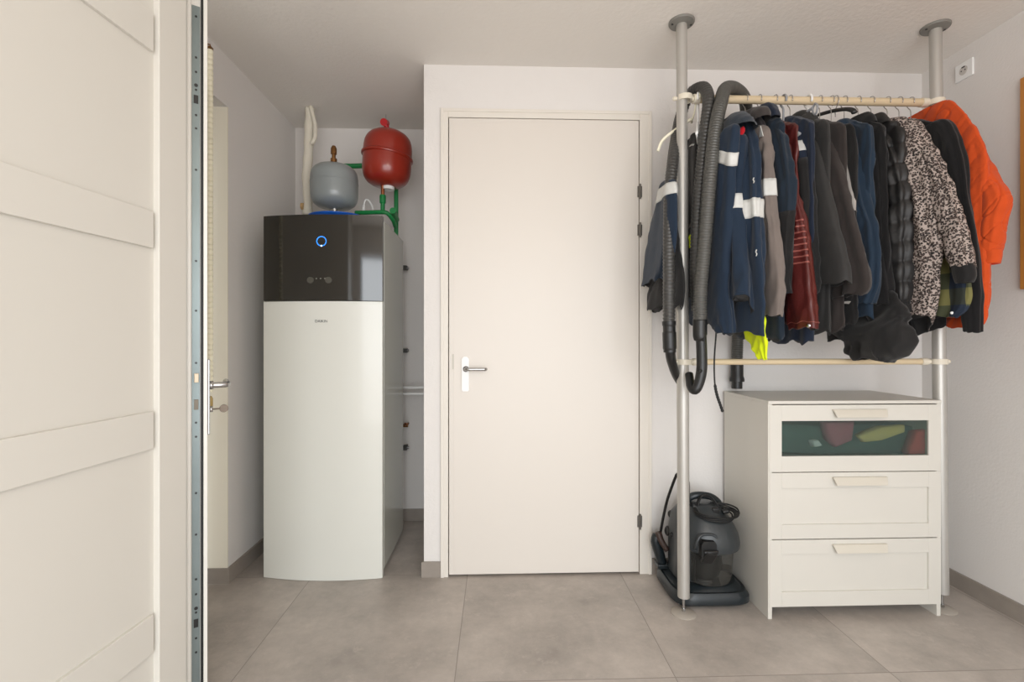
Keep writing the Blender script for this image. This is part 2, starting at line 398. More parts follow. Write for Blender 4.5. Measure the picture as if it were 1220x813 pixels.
# handle side faces the room (local x < 0)
def hz(py): return on_y(246, py, 1.65).z
hp = B(); box(hp, -.008, 0, .028, .062, hz(517), hz(428), .003, EM); obj('handle_plate', hp, STEEL, d2, 'auto')
hv = B(); hy = .045
tube(hv, [EM @ Vector(p) for p in ((-.008, hy, hz(459)), (-.045, hy, hz(459)), (-.057, hy + .006, hz(459)), (-.06, hy + .03, hz(458.5)), (-.06, hy + .13, hz(458.5)))], .0095, 14, .006)
cyl(hv, EM @ Vector((-.018, hy, hz(459))), EM @ Vector((-.006, hy, hz(459))), .014)
obj('handle', hv, STEEL, d2, True)
ky = B(); kz = hz(487.5)
cyl(ky, EM @ Vector((-.016, hy, kz)), EM @ Vector((-.006, hy, kz)), .010)
obj('key_cylinder', ky, STEEL, d2, True)
kk = B(); kc = EM @ Vector((-.048, hy, kz))
lathe(kk, [(.0125, -.0012), (.0135, -.0006), (.0135, .0006), (.0125, .0012)], kc, 24, (.35, -1, 0))
cyl(kk, EM @ Vector((-.037, hy, kz)), EM @ Vector((-.012, hy, kz)), .0028)
tag(obj('key', kk, mat('worn_nickel', rgb(120, 108, 96), .55, .6), None, 'auto'), 'small steel key sticking out of the lock of the ajar exterior door', 'key')
# door frame in the left opening and the light well outside
bm = B(); box(bm, LX - .32, LX - .25, OY0, OY0 + .06, 0, OZ, .002); box(bm, LX - .32, LX - .25, OY1 - .06, OY1, 0, OZ, .002); box(bm, LX - .32, LX - .25, OY0 + .06, OY1 - .06, OZ - .06, OZ, .002)
struct('trim_2', bm, FRAMEP)
# ---------------------------------------------------------------- panelled door leaf at the left
FE = Vector((-.94, 1.5, 0)); aa = math.radians(5.26)
Dn = Vector((-math.sin(aa), -math.cos(aa), 0)); Nn = Vector((-math.cos(aa), math.sin(aa), 0))
PM = Matrix(((Nn.x, Dn.x, 0, FE.x), (Nn.y, Dn.y, 0, FE.y), (0, 0, 1, 0), (0, 0, 0, 1)))   # x: away from the room face, y: towards the viewer
d3 = empty('door_3', (FE.x, FE.y, 0), kind='structure')
W3 = .98
pb = B(); box(pb, .018, .045, 0, W3, .012, 2.42, 0, PM); obj('leaf', pb, PANELP, d3)
def at183(py): return H + (HY - py) / F * 1.344
s3 = B()
box(s3, -.000, .019, 0, .104, .012, 2.42, .002, PM); box(s3, -.000, .019, W3 - .12, W3, .012, 2.42, .002, PM)
obj('stile', s3, PANELP, d3, 'auto')
for z0, z1 in ((2.30, 2.42), (at183(59), at183(14)), (at183(295), at183(251)), (at183(536), at183(491)), (at183(781), at183(735)), (.012, .12)):
    r_ = B(); box(r_, .008, .019, .114, W3 - .125, z0, z1, .0015, PM); obj('rail', r_, PANELP, d3, 'auto')
hv = B(); tube(hv, [PM @ Vector(p) for p in ((0, W3 - .06, 1.16), (-.05, W3 - .06, 1.16), (-.056, W3 - .075, 1.16), (-.056, W3 - .17, 1.16))], .009, 12, .008)
obj('handle', hv, STEEL, d3, True)
# ---------------------------------------------------------------- bead chain by the exterior door
ch = on_y(250.2, 62, 2.29); zb = on_y(249.8, 470, 2.29).z
cr = empty('blind_chain', (ch.x, ch.y, ch.z), 'long cream beaded blind chain hanging beside the ajar exterior door', 'blind chain')
bm = B(); z = ch.z; k = 0
while z > zb:
    lathe(bm, [(.0098, -.0122), (.0128, -.0085), (.0136, 0), (.0128, .0085), (.0098, .0122)], (ch.x, ch.y, z), 16)
    z -= .0245
obj('bead_strand', bm, CREAM, cr, True)
bm = B(); lathe(bm, [(.004, -.04), (.012, -.034), (.012, .0), (.006, .012)], (ch.x, ch.y, zb - .02), 16); obj('chain_weight', bm, mat('aged_yellow_plastic', rgb(196, 168, 110), .5), cr, True)
bm = B(); box(bm, ch.x - .011, ch.x + .010, ch.y - .012, ch.y + .012, ch.z + .008, ch.z + .024, .003)
tube(bm, [(ch.x, ch.y, ch.z + .02), (ch.x, ch.y, ch.z + .035), (LX, ch.y, ch.z + .035)], .003, 8, .02)
obj('mounting_hook', bm, BRASS, cr, 'auto')
# ================================================================ HEATING UNIT
ux0, ux1 = -1.197, -.583
uz = [on_y(385, 359, 2.515).z, 1.862]
U = empty('heating_unit', ((ux0 + ux1) / 2, 2.78, 0), 'tall white heating unit with a glossy black top display panel in the niche', 'heating unit')
def front(x):                                    # slightly bowed front
    t = (x - ux0) / (ux1 - ux0); return 2.532 - .006 * t * 5 - .034 * (1 - (2 * t - 1) ** 2) + .0
def bowed(z0, z1, inset=0.0, back=.03, n=24):
    xs = [ux0 + inset + (ux1 - ux0 - 2 * inset) * i / n for i in range(n + 1)]
    pts = [(x, front(x)) for x in xs] + [(ux1 - inset, front(ux1) + back), (ux0 + inset, front(ux0) + back)]
    b_ = B(); prism(b_, pts, z0, z1); return b_
obj('front_panel', bowed(.002, uz[0] - .003), UNITW, U, 'auto')
obj('display_panel', bowed(uz[0] + .001, uz[1]), BLACKG, U, 'auto', 'glossy black display panel')
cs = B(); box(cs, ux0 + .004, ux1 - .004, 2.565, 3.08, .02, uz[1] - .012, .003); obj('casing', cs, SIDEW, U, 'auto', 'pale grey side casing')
for xx in (ux0 + .06, ux1 - .06):
    for yy in (2.63, 3.02): obj('foot', cyl(B(), (xx, yy, 0), (xx, yy, .022), .02), BLACKPL, U, True)
def pf(px, py, off=.0):
    v = on_y(px, py, 2.5)
    for _ in range(4): v = on_y(px, py, front(v.x) - off)
    return v
c = pf(383, 287.5)
def torus(bm, c, R, r, ax=(0, 0, 1), n=36, m=10, a0=0, a1=2 * PI, seed=0):
    q = Vector((0, 0, 1)).rotation_difference(Vector(ax).normalized()).to_matrix(); c = Vector(c)
    full = abs(a1 - a0 - 2 * PI) < 1e-6; rs = []
    for i in range(n if full else n + 1):
        t = a0 + (a1 - a0) * i / n; d = Vector((math.cos(t), math.sin(t), 0))
        rs.append(ring(bm, [c + q @ (d * (R + r * math.cos(2 * PI * k / m)) + Vector((0, 0, r * math.sin(2 * PI * k / m)))) for k in range(m)]))
    for a, b in zip(rs, rs[1:] + ([rs[0]] if full else [])): bridge(bm, a, b)
    if not full: bm.faces.new(rs[0]); bm.faces.new(rs[-1][::-1])
    return bm
obj('indicator_ring', torus(B(), c + Vector((0, 0, 0)), .0235, .0022, (0, -1, 0)), RING, U, True, 'glowing blue indicator ring')
rg = B(); sphere(rg, c + Vector((0, -.001, -.0235)), .004, 8); obj('indicator_light', rg, RINGW, U, True)
for px in (370, 391.5):
    q = pf(px, 334); kb = B(); lathe(kb, [(.0165, -.001), (.0165, .004), (.0145, .006), (.001, .006)], q, 28, (0, -1, 0)); obj('dial_button', kb, DARKG, U, 'auto')
for px in (377, 382, 387):
    q = pf(px, 332); kb = B(); lathe(kb, [(.0028, -.001), (.0028, .0012), (.0003, .0012)], q, 12, (0, -1, 0)); obj('button', kb, DOTM, U, 'auto')
tm = text_mesh('DAIKIN', .019, .0004, 1.0); q = pf(382.8, 383, .0004)
for v in tm.verts: v.co = Vector((q.x + v.co.x, q.y - .0004 - v.co.z, q.z + v.co.y))
obj('logo', tm, INK, U)
# blue tray + pipes on top
top = uz[1]
tr = B(); tc_ = on_y(401, 252, 2.72)
lathe(tr, [(.10, 0), (.135, .004), (.150, .034), (.155, .034), (.152, .040), (.144, .034), (.13, .008), (.02, .006)], (tc_.x + .01, 2.70, top + .001), 48, sx=1.0, sy=.85)
tag(obj('drip_tray', tr, BLUE, None, True), 'shallow blue plastic dish lying on top of the heating unit', 'tray')
# expansion vessels
gc = on_y(398.5, 223, 2.86); gr = (on_y(426, 223, 2.86).x - on_y(371, 223, 2.86).x) / 2
gv = empty('expansion_vessel', (gc.x, gc.y, gc.z), 'grey steel expansion vessel above the heating unit, left of the red one', 'expansion vessel')
hh = .118
gb = B(); pr = []
for i in range(17):
    t = i / 16; z = -1 + 2 * t; pr.append((gr * (1 - abs(z) ** 4.6) ** (1 / 2.3) if abs(z) < 1 else .001, z * hh * 1.12))
lathe(gb, pr, gc, 48); obj('tank', gb, GREYE, gv, True)
sm = B(); torus(sm, gc + Vector((0, 0, .02)), gr + .0005, .0012, n=48, m=6); obj('weld_seam', sm, GREYE, gv, True)
bv = B(); q = on_y(399, 195, 2.90)
lathe(bv, [(.014, 0), (.014, .05), (.018, .052), (.018, .075), (.011, .077), (.011, .10), (.017, .102), (.017, .135), (.01, .15)], (q.x, gc.y + .02, gc.z + hh - .02), 16)
obj('air_valve', bv, BRASS, gv, 'auto', 'aged brass air valve')
ft = B(); cyl(ft, (gc.x, gc.y, gc.z - hh * 1.12 - .03), (gc.x, gc.y, gc.z - hh * 1.1), .02); obj('fitting', ft, STEEL, gv, 'auto')
rc = on_y(461.5, 190, 2.92); rr = (on_y(490.5, 190, 2.92).x - on_y(433, 190, 2.92).x) / 2
rv = empty('expansion_vessel', (rc.x, rc.y, rc.z), 'glossy red expansion vessel with a seam ring, right of the grey one', 'expansion vessel')
ht = .150
def rprof(n=24):
    o = []
    for i in range(n + 1):
        z = -1 + 2 * i / n; o.append((rr * (1 - abs(z) ** 4.2) ** (1 / 2.3) if abs(z) < 1 else .001, z * (ht * 1.14)))
    return o
lean = Vector((.06, 0, 1))
rb = B(); lathe(rb, rprof(), rc, 48, lean); obj('tank', rb, RED, rv, True)
sm = B(); lathe(sm, [(rr - .004, -.009), (rr + .006, -.009), (rr + .0085, -.005), (rr + .0085, .005), (rr + .006, .009), (rr - .004, .009)], rc + Vector((.0, 0, .012)), 48, Vector((.13, 0, 1)), caps=False); obj('seam_ring', sm, RED, rv, True)
kn = B(); q = rc + Vector((.002, -.0, ht * 1.1)); cyl(kn, q + Vector((.012, .0, -.01)), q + Vector((-.012, -.02, .045)), .014); cyl(kn, q + Vector((-.016, -.035, .043)), q + Vector((-.012, .01, .055)), .0215)
obj('valve_cap', kn, mat('bright_red_plastic', rgb(186, 12, 20), .35), rv, 'auto', 'bright red round cap')
wr = B(); tube(wr, [q + Vector((-.008, -.01, .06)), q + Vector((-.008, -.01, .1))], .0015, 6); obj('wire', wr, STEEL, rv)
wc = B(); q = rc + Vector((.005, 0, -ht * 1.14)); cyl(wc, q + Vector((0, 0, -.012)), q + Vector((0, 0, .008)), .036, n=28); obj('bottom_flange', wc, WHITEPL, rv, 'auto', 'white bottom flange')
# pipework
def PB(px, py, Y): return on_y(px, py, Y)
pw = empty('water_pipe', PB(462, 253, 2.95), 'green plastic water pipes running behind the two expansion vessels', 'pipe')
g_ = B()
zt_ = PB(440, 253, 2.85).z
tube(g_, [PB(424, 253.5, 2.9), PB(434, 253.5, 2.88), PB(452, 253, 2.86), PB(461, 254, 2.86), PB(468, 262, 2.9), PB(471, 270, 2.98)], .0125, 16, .01, caps=True); obj('pipe', g_, GREEN, pw, True)
g_ = B(); tube(g_, [PB(472, 212, 3.06), PB(472, 240, 3.06), PB(472, 275, 3.06), PB(472, 300, 3.06)], .0135, 16, .02); obj('pipe', g_, GREEN, pw, True)
g_ = B(); tube(g_, [PB(405, 198, 3.1), PB(420, 198, 3.1), PB(440, 197.5, 3.1), PB(472, 197.5, 3.1), ], .0155, 16, .02); obj('pipe', g_, GREEN, pw, True)
g_ = B(); q0 = PB(456, 251, 2.9); q1 = PB(456, 233, 2.9)
lathe(g_, [(.013, -.01), (.013, .04), (.018, .045), (.019, .085), (.016, .092)], q0, 16)
cyl(g_, PB(468, 251, 2.88), PB(472, 262, 3.02), .019); obj('socket', g_, GREEN, pw, 'auto')
g_ = B(); cyl(g_, q0 + Vector((0, 0, .09)), q0 + Vector((0, 0, .15)), .011); obj('copper_stub', g_, COPPER, pw, 'auto')
wp = empty('insulated_pipe', PB(368, 250, 3.0), 'thick white wrapped pipe rising to the ceiling behind the grey vessel', 'pipe')
g_ = B(); tube(g_, [PB(366, 256, 3.02), PB(367, 235, 3.02), PB(365.5, 212, 3.02), PB(367.5, 180, 3.02), PB(368.5, 150, 3.02), Vector((PB(369.5, 128, 3.02).x, 3.02, CZ))], lambda s, t: .0275 + .002 * math.sin(s * 60), 18, .015); obj('pipe_sleeve', g_, WPIPE, wp, True)
g_ = B(); tube(g_, [PB(371, 172, 2.99), PB(375, 165, 2.99), PB(375.5, 150, 2.99), PB(373, 138, 2.99), Vector((PB(370, 130, 2.99).x, 2.99, CZ))], .0125, 12, .015); obj('thin_sleeve', g_, WPIPE, wp, True)
g_ = B(); q = PB(363, 250, 3.05); cyl(g_, PB(359, 246, 3.0), PB(362, 246, 3.0), .02); obj('wood_plug', g_, mat('pale_wood', rgb(196, 160, 112), .6), wp)
uh = B(); tube(uh, [PB(433, 256, 3.0), PB(433.5, 244, 3.0), PB(436, 238, 3.0), PB(440, 240, 3.0), PB(444, 248, 3.0), PB(445, 256, 3.0)], .0055, 10, .008)
cyl(uh, PB(433, 252, 3.0), PB(433.5, 245, 3.0), .009)
tag(obj('drain_hose', uh, WHITEPL, None, True), 'thin white looped hose standing up behind the top of the heating unit', 'hose')
for i, (py, lab) in enumerate(((305, 'small dark valve on the niche wall, topmost beside the heating unit'), (418, 'small dark pipe clip on the niche wall above the two white pipes'), (534, 'small dark pipe clip on the niche wall near knee height'))):
    q = PB(482, py + (14 if i == 0 else 0), 3.2)
    e_ = empty('pipe_clip', q, lab, 'pipe clip')
    m_ = B(); box(m_, q.x - .012, q.x + .016, 3.19, 3.24, q.z - .014, q.z + .014, .003); obj('clip_body', m_, mat('dark_steel%d' % i, rgb(70, 70, 68), .5, .5), e_, 'auto')
    m_ = B(); cyl(m_, (q.x + .0, 3.235, q.z), (q.x + .0, NY, q.z), .006); cyl(m_, (q.x + .016, 3.215, q.z), (q.x + .026, 3.215, q.z), .009); obj('bolt', m_, STEEL, e_, 'auto')
q = PB(483, 508, 3.2); e_ = empty('tap', q, 'little aged brass tap on the niche wall below the white pipes', 'tap')
m_ = B(); cyl(m_, (q.x - .02, 3.22, q.z), (q.x + .014, 3.22, q.z), .011); cyl(m_, (q.x, 3.22, q.z), (q.x, NY, q.z), .008); obj('tap_body', m_, BRASS, e_, 'auto')
m_ = B(); tube(m_, [(q.x - .002, 3.21, q.z), (q.x - .002, 3.19, q.z + .02), (q.x + .022, 3.19, q.z + .012)], .005, 8); obj('tap_lever', m_, COPPER, e_, True)
for py, lb in ((462, 'upper of two thin white horizontal pipes in the niche'), (469.5, 'lower of two thin white horizontal pipes in the niche')):
    a_ = PB(470, py, 3.15); b_ = PB(506, py, 3.15)
    e_ = empty('water_pipe', a_, lb, 'pipe')
    m_ = B(); cyl(m_, a_, Vector((NX, a_.y, a_.z)), .0085); obj('pipe', m_, WHITEPL, e_, True)
    m_ = B(); cyl(m_, Vector((NX - .022, a_.y, a_.z)), Vector((NX, a_.y, a_.z)), .014); obj('wall_collar', m_, GREYPL, e_, 'auto')
# ================================================================ RACK
PY = 2.139
def pole(name, top, bot, label, r=.026, rt=.0235, zj=None):
    top, bot = Vector(top), Vector(bot); d = (top - bot)
    e = empty(name, bot, label, 'pole', 'floor-to-ceiling rack poles')
    def at(z): return bot + d * ((z - bot.z) / d.z)
    m_ = B(); cyl(m_, at(.075), at(zj), r, n=32); obj('lower_tube', m_, ALU, e, 'auto')
    m_ = B(); cyl(m_, at(zj), at(CZ - .004), rt, n=32); obj('upper_tube', m_, ALU, e, 'auto')
    m_ = B(); cyl(m_, at(.006), at(.08), .0055); cyl(m_, at(.012), at(.024), .0095, n=6); obj('threaded_rod', m_, STEEL, e, 'auto')
    m_ = B(); lathe(m_, [(.053, 0), (.054, .003), (.05, .006), (.012, .009), (.001, .009)], bot, 36); obj('foot_disc', m_, DISC, e, 'auto')
    m_ = B(); lathe(m_, [(.028, -.016), (.054, -.01), (.056, -.006), (.056, 0)], Vector((top.x, top.y, CZ)), 36); 
    fl = obj('ceiling_flange', m_, GREYPL, e, 'auto')
    for sx in (-1, 1): obj('screw', lathe(B(), [(.005, -.0145), (.005, -.010)], Vector((top.x + sx * .042, top.y, CZ)), 10), BLACKPL, fl)
    return e
px1 = rat(812.5) * PY
j1 = on_y(811, 180, PY).z
pole('rack_pole', (rat(812) * PY, PY, CZ), (rat(814.5) * PY, PY, 0), 'grey aluminium tension pole between the door and the vacuum cleaner', zj=j1)
pole('rack_pole', (rat(1114.5) * 2.135, 2.135, CZ), (rat(1122.5) * 2.135, 2.135, 0), 'grey aluminium tension pole at the right, behind the white chest of drawers', zj=2.0)
RZ = 2.306; LZ = 1.127
xa, xb = .868, 1.965
def rod(name, z, r, label):
    e = empty(name, (xa, PY, z), label, 'rod')
    m_ = B(); cyl(m_, (xa + .03, PY, z), (xb - .02, PY, z), r, n=24); obj('rod_tube', m_, RODM, e, 'auto')
    for s, xx, pxx in ((1, xa + .03, .843), (-1, xb - .02, 2.003 if z > 2 else 2.017)):
        m_ = B(); cyl(m_, (xx - s * .016, PY, z), (xx + s * .012, PY, z), r + .003, n=20)
        cyl(m_, (xx - s * .03, PY, z), (xx - s * .014, PY, z), .011, n=14)
        lathe(m_, [(.0275, -.012), (.034, -.012), (.034, .012), (.0275, .012), (.0275, -.012)], (pxx, PY, z), 28, caps=False)
        cyl(m_, (pxx - s * .030, PY, z), (pxx - s * .044, PY, z), .0075, n=12); sphere(m_, (pxx - s * .044, PY, z), .010, 8)
        obj('clamp', m_, CLAMP, e, 'auto')
    return e
rod('clothes_rod', RZ, .0175, 'upper beige rod between the poles, carrying the coats')
rod('clothes_rod', LZ, .0135, 'lower thin beige rod between the poles, just above the chest')
# ================================================================ CHEST OF DRAWERS
cx0, cx1, cy0, cy1 = 1.192, 1.972, 2.080, 2.49
ct = .958
CH = empty('chest_of_drawers', ((cx0 + cx1) / 2, cy1 - .2, 0), 'white chest of three drawers with a green glass top drawer front', 'chest of drawers')
xf = cy0 + .018                                     # carcass front, drawers stand proud of it
for x0_, x1_ in ((cx0, cx0 + .018), (cx1 - .018, cx1)):
    m_ = B(); box(m_, x0_, x1_, xf - .016, cy1, 0, ct - .014, .0012); obj('side_panel', m_, CHEST, CH, 'auto')
m_ = B(); box(m_, cx0 - .001, cx1 + .001, cy0 - .002, cy1, ct - .014, ct, .0015); obj('top_panel', m_, CHEST, CH, 'auto')
m_ = B(); box(m_, cx0 + .018, cx1 - .018, cy1 - .008, cy1 - .002, .06, ct - .014); obj('back_panel', m_, CHESTIN, CH)
m_ = B(); box(m_, cx0 + .018, cx1 - .018, cy0 + .045, cy0 + .06, .055, .115); obj('plinth_rail', m_, CHEST, CH)
gx0 = on_y(931.5, 0, cy0).x; gx1 = on_y(1106.5, 0, cy0).x
def zz(py): return on_y(1020, py, cy0).z
fr_ = cx0 + .002 + .016, cx1
for i, (yt, yb, wt, wb) in enumerate(((482.6, 562.0, 501.5, 543.4), (563.0, 641.6, 581.5, 624.6), (642.8, 722, 659.7, 704.3))):
    zt2, zb2, a_, b_ = zz(yt), zz(yb), zz(wt), zz(wb)
    x0_, x1_ = cx0 + .004, cx1
    hx = on_y(1023, 0, cy0).x
    d_ = B()
    for (p, q, r, s) in ((x0_, gx0, zb2, zt2), (gx1, x1_, zb2, zt2), (gx0, gx1, a_, zt2), (gx0, gx1, zb2, b_)):
        box(d_, p, q, cy0, cy0 + .0195, r, s, .0008)
    if i: box(d_, gx0 - .002, gx1 + .002, cy0 + .008, cy0 + .018, b_ - .002, a_ + .002)
    dr = obj('drawer', d_, CHEST, CH, 'auto')
    if i == 0:
        gp = B(); box(gp, gx0, gx1, cy0 + .008, cy0 + .012, b_, a_); obj('glass_pane', gp, FROST, dr, label='frosted green glass pane')
    m_ = B(); box(m_, cx0 + .03, cx0 + .042, cy0 + .02, cy1 - .03, zb2 + .03, zt2 - .07)
    box(m_, cx1 - .042, cx1 - .03, cy0 + .02, cy1 - .03, zb2 + .03, zt2 - .07)
    box(m_, cx0 + .03, cx1 - .03, cy0 + .02, cy1 - .03, zb2 + .02, zb2 + .03); box(m_, cx0 + .03, cx1 - .03, cy1 - .04, cy1 - .03, zb2 + .03, zt2 - .07)
    obj('drawer_box', m_, CHESTIN, dr)
    hw = on_y(1053.5, 0, cy0 - .01).x - on_y(992.5, 0, cy0 - .01).x
    hzt = zz(yt + 5.2); hzb = zz(yt + 14.2)
    m_ = B(); prof = [(cy0, hzt), (cy0 - .010, hzt), (cy0 - .020, hzb + .010), (cy0 - .022, hzb), (cy0 - .017, hzb), (cy0 - .008, hzt - .008), (cy0, hzt - .008)]
    ra = ring(m_, [Vector((hx - hw / 2 - .01 + .004 + (hzt - z) * .3, y, z)) for y, z in prof]); rb_ = ring(m_, [Vector((hx + hw / 2 + .008 - (hzt - z) * .3, y, z)) for y, z in prof])
    bridge(m_, ra, rb_); m_.faces.new(ra); m_.faces.new(rb_[::-1])
    obj('handle', m_, HANDLEM, dr, 'auto', 'cream ridge handle')
# things seen through the glass front
def blob(name, pts, y0, y1, m_, label, cat='clothing'):
    b_ = B(); P = [on_y(px, py, cy0 + .03) for px, py in pts]
    c_ = sum(P, Vector()) / len(P)
    rs = []
    for yy, s in ((y0, .86), (y0 + .008, 1.0), ((y0 + y1) / 2, 1.04), (y1, .9)):
        rs.append(ring(b_, [Vector((c_.x + (p.x - c_.x) * s, yy, c_.z + (p.z - c_.z) * s)) for p in P]))
    for a2, b2 in zip(rs, rs[1:]): bridge(b_, a2, b2)
    b_.faces.new(rs[0]); b_.faces.new(rs[-1][::-1])
    bmesh.ops.subdivide_edges(b_, edges=b_.edges[:], cuts=1, smooth=.4)
    tag(obj(name, b_, m_, None, True), label, cat)
yq = cy0 + .024
blob('folded_cloth', [(934, 545), (1104, 545), (1104, 512), (1060, 507), (1000, 512), (934, 508)], yq + .07, yq + .30, mat('dark_teal_cloth', rgb(66, 100, 94), .9), 'dark green folded cloth filling the glass-fronted drawer', 'cloth')
blob('folded_cloth', [(983, 504), (1018, 503), (1015, 525), (996, 533), (988, 526)], yq, yq + .055, mat('mauve_cloth', rgb(176, 96, 112), .9), 'muted pink folded cloth behind the green drawer glass', 'cloth')
blob('folded_cloth', [(1024, 520), (1050, 509), (1078, 507), (1078, 515), (1050, 525), (1030, 527)], yq, yq + .05, mat('yellow_cloth', rgb(214, 188, 116), .9), 'pale yellow folded cloth behind the green drawer glass', 'cloth')
blob('folded_cloth', [(1092, 514), (1105, 512), (1104, 541), (1082, 542)], yq, yq + .05, mat('red_cloth', rgb(190, 64, 58), .9), 'red folded cloth at the right end of the green drawer glass', 'cloth')
blob('folded_cloth', [(968, 526), (975, 525), (979, 531), (970, 533)], yq, yq + .04, mat('white_cloth', rgb(225, 225, 225), .9), 'small white cloth left of the pink one behind the drawer glass', 'cloth')
# ================================================================ WALL ITEMS RIGHT
sk = empty('wall_socket', (RX, 2.275, 2.535), 'white square wall socket high on the right wall', 'socket')
s0 = on_x(1140, 84, RX); s1 = on_x(1161, 84, RX); szc = 2.535
m_ = B(); box(m_, RX - .010, RX, s1.y, s0.y, szc - .042, szc + .042, .003); obj('cover_plate', m_, WHITEPL, sk, 'auto')
m_ = B(); cyl(m_, (RX - .0115, (s0.y + s1.y) / 2, szc), (RX - .010, (s0.y + s1.y) / 2, szc), .021, n=32); so = obj('socket_well', m_, mat('socket_shade', rgb(205, 200, 194), .5), sk, 'auto')
m_ = B()
for s in (-1, 1): cyl(m_, (RX - .0125, (s0.y + s1.y) / 2 + s * .0095, szc), (RX - .0114, (s0.y + s1.y) / 2 + s * .0095, szc), .003)
box(m_, RX - .0125, RX - .0114, (s0.y + s1.y) / 2 - .008, (s0.y + s1.y) / 2 + .008, szc + .013, szc + .019); obj('pin_hole', m_, BLACKPL, so)
cb = empty('notice_board', (RX, 1.6, 1.9), 'orange-brown wooden board on the right wall at the edge of view', 'board')
by1 = on_x(1215.5, 94, RX - .02).y; bz1 = on_x(1215.5, 94, RX - .02).z; bz0 = on_x(1215.5, 345, RX - .02).z
m_ = B(); by0 = by1 - 1.0
for a2 in ((by1 - .03, by1, bz0, bz1), (by0, by0 + .03, bz0, bz1), (by0 + .03, by1 - .03, bz1 - .03, bz1), (by0 + .03, by1 - .03, bz0, bz0 + .03)): box(m_, RX - .022, RX, *a2, .002)
obj('frame', m_, WOODO, cb, 'auto'); m_ = B(); box(m_, RX - .012, RX, by0 + .03, by1 - .03, bz0 + .03, bz1 - .03); obj('panel', m_, WOODO, cb)
# ================================================================ GARMENTS
class Loft:
    res = .011
    def __init__(s, secs, seed, fold=.010, wr=.004, e=.85, nf=2.2, quilt=None, taper=True, tilt=0.0):
        s.taper = taper; s.tilt = tilt; s.s = secs; s.seed = seed; s.fold = fold; s.wr = wr; s.e = e; s.nf = nf; s.quilt = quilt
    def sec(s, t):
        S = s.s; n = len(S) - 1; x = min(max(t, 0), 1) * n; i = min(int(x), n - 1); f = x - i
        g4 = [S[max(i - 1, 0)], S[i], S[i + 1], S[min(i + 2, n)]]
        def cr(a, b, c, d): return .5 * (2 * b + (c - a) * f + (2 * a - 5 * b + 4 * c - d) * f * f + (3 * b - a - 3 * c + d) * f ** 3)
        return [cr(*[q[k] for q in g4]) for k in range(6)]
    def pos(s, t, th, off=0.0, ev=1.0):
        x, y, z, ha, hb, yw = s.sec(t)
        if s.taper and t < .07:
            q_ = math.sqrt(max(0, 1 - (1 - t / .07) ** 2)); ha *= .25 + .75 * q_; hb *= .3 + .7 * q_
        ha = max(ha, .010); hb = max(hb, .006)
        c_, n_ = math.cos(th), math.sin(th)
        a = math.copysign(abs(c_) ** s.e, c_) * ha; b = math.copysign(abs(n_) ** s.e, n_) * hb
        sy, cy = math.sin(yw), math.cos(yw)
        d = Vector((c_ * sy * .8 + n_ * cy, c_ * cy * .8 - n_ * sy, 0))
        if d.length > 1e-6: d.normalize()
        if s.taper and t > .6: z += (t - .6) / .4 * min(1, ha / .14) * .028 * noise.noise(Vector((c_ * 2.1 + s.seed, n_ * 1.5, s.seed * 2)))
        if s.tilt and t > .8: z += s.tilt * ((t - .8) / .2) ** 1.5 * (-n_ * .75 - c_ * .65)
        p = Vector((x + a * sy + b * cy, y + a * cy - b * sy, z))
        k = min(1.0, ha / .05) * min(1, .25 + t * 3)
        f1 = noise.noise(Vector((c_ * s.nf + s.seed * 7.3, n_ * s.nf + s.seed, z * 2.2)))
        q = Vector((p.x * 8 + s.seed * 3, p.y * 15 + z * 5, z * 4.5 + p.y * 6))
        f2 = 1 - 2 * abs(noise.noise(q))
        f3 = noise.noise(Vector((p.x * 30 + s.seed, p.y * 30, z * 18)))
        m = f1 * s.fold * 2 * k + (f2 - .5) * s.wr * 1.6 + f3 * s.wr * .5
        if s.quilt: m += s.quilt(p, t, th)
        return p + d * (m * ev + off)
    def mesh(s, nt=None, nth=40, lining=True, t0=0, t1=1, cap=True, mi_in=1):
        bm = B(); L = abs(s.s[0][2] - s.s[-1][2]); nt = nt or max(12, int(L / s.res))
        rs = [ring(bm, [s.pos(t0 + (t1 - t0) * i / nt, 2 * PI * k / nth) for k in range(nth)]) for i in range(nt + 1)]
        for a, b in zip(rs, rs[1:]): bridge(bm, a, b)
        if cap: bm.faces.new(rs[0])
        if lining:                                   # hem turns inwards and runs up as a lining
            prev = rs[-1]; d = min(.09, L * .25) / max(L, .01) * (t1 - t0)
            for j, (dt, o) in enumerate(((0.0, -.004), (d * .3, -.006), (d, -.008))):
                r = ring(bm, [s.pos(t1 - dt, 2 * PI * k / nth, o) for k in range(nth)])
                bridge(bm, prev, r, mi=mi_in); prev = r
            f = bm.faces.new(prev); f.material_index = mi_in
        return bm
    def band(s, t0, t1, off=.0022, a0=0, a1=2 * PI, nt=5, nth=40, slant=0.0):
        bm = B(); full = abs(a1 - a0 - 2 * PI) < 1e-6; rs = []
        for o in (off, off - .003):
            rr_ = []
            for i in range(nt + 1):
                rr_.append(ring(bm, [s.pos(t0 + (t1 - t0) * i / nt + slant * math.cos(a0 + (a1 - a0) * k / nth), a0 + (a1 - a0) * k / nth, o) for k in range(nth if full else nth + 1)]))
            for a, b in zip(rr_, rr_[1:]): bridge(bm, a, b, full)
            rs.append(rr_)
        bridge(bm, rs[0][0], rs[1][0], full); bridge(bm, rs[0][-1], rs[1][-1], full)
        if not full:
            for k in (0, -1):
                for i in range(nt): bm.faces.new((rs[0][i][k], rs[0][i + 1][k], rs[1][i + 1][k], rs[1][i][k]))
        return bm
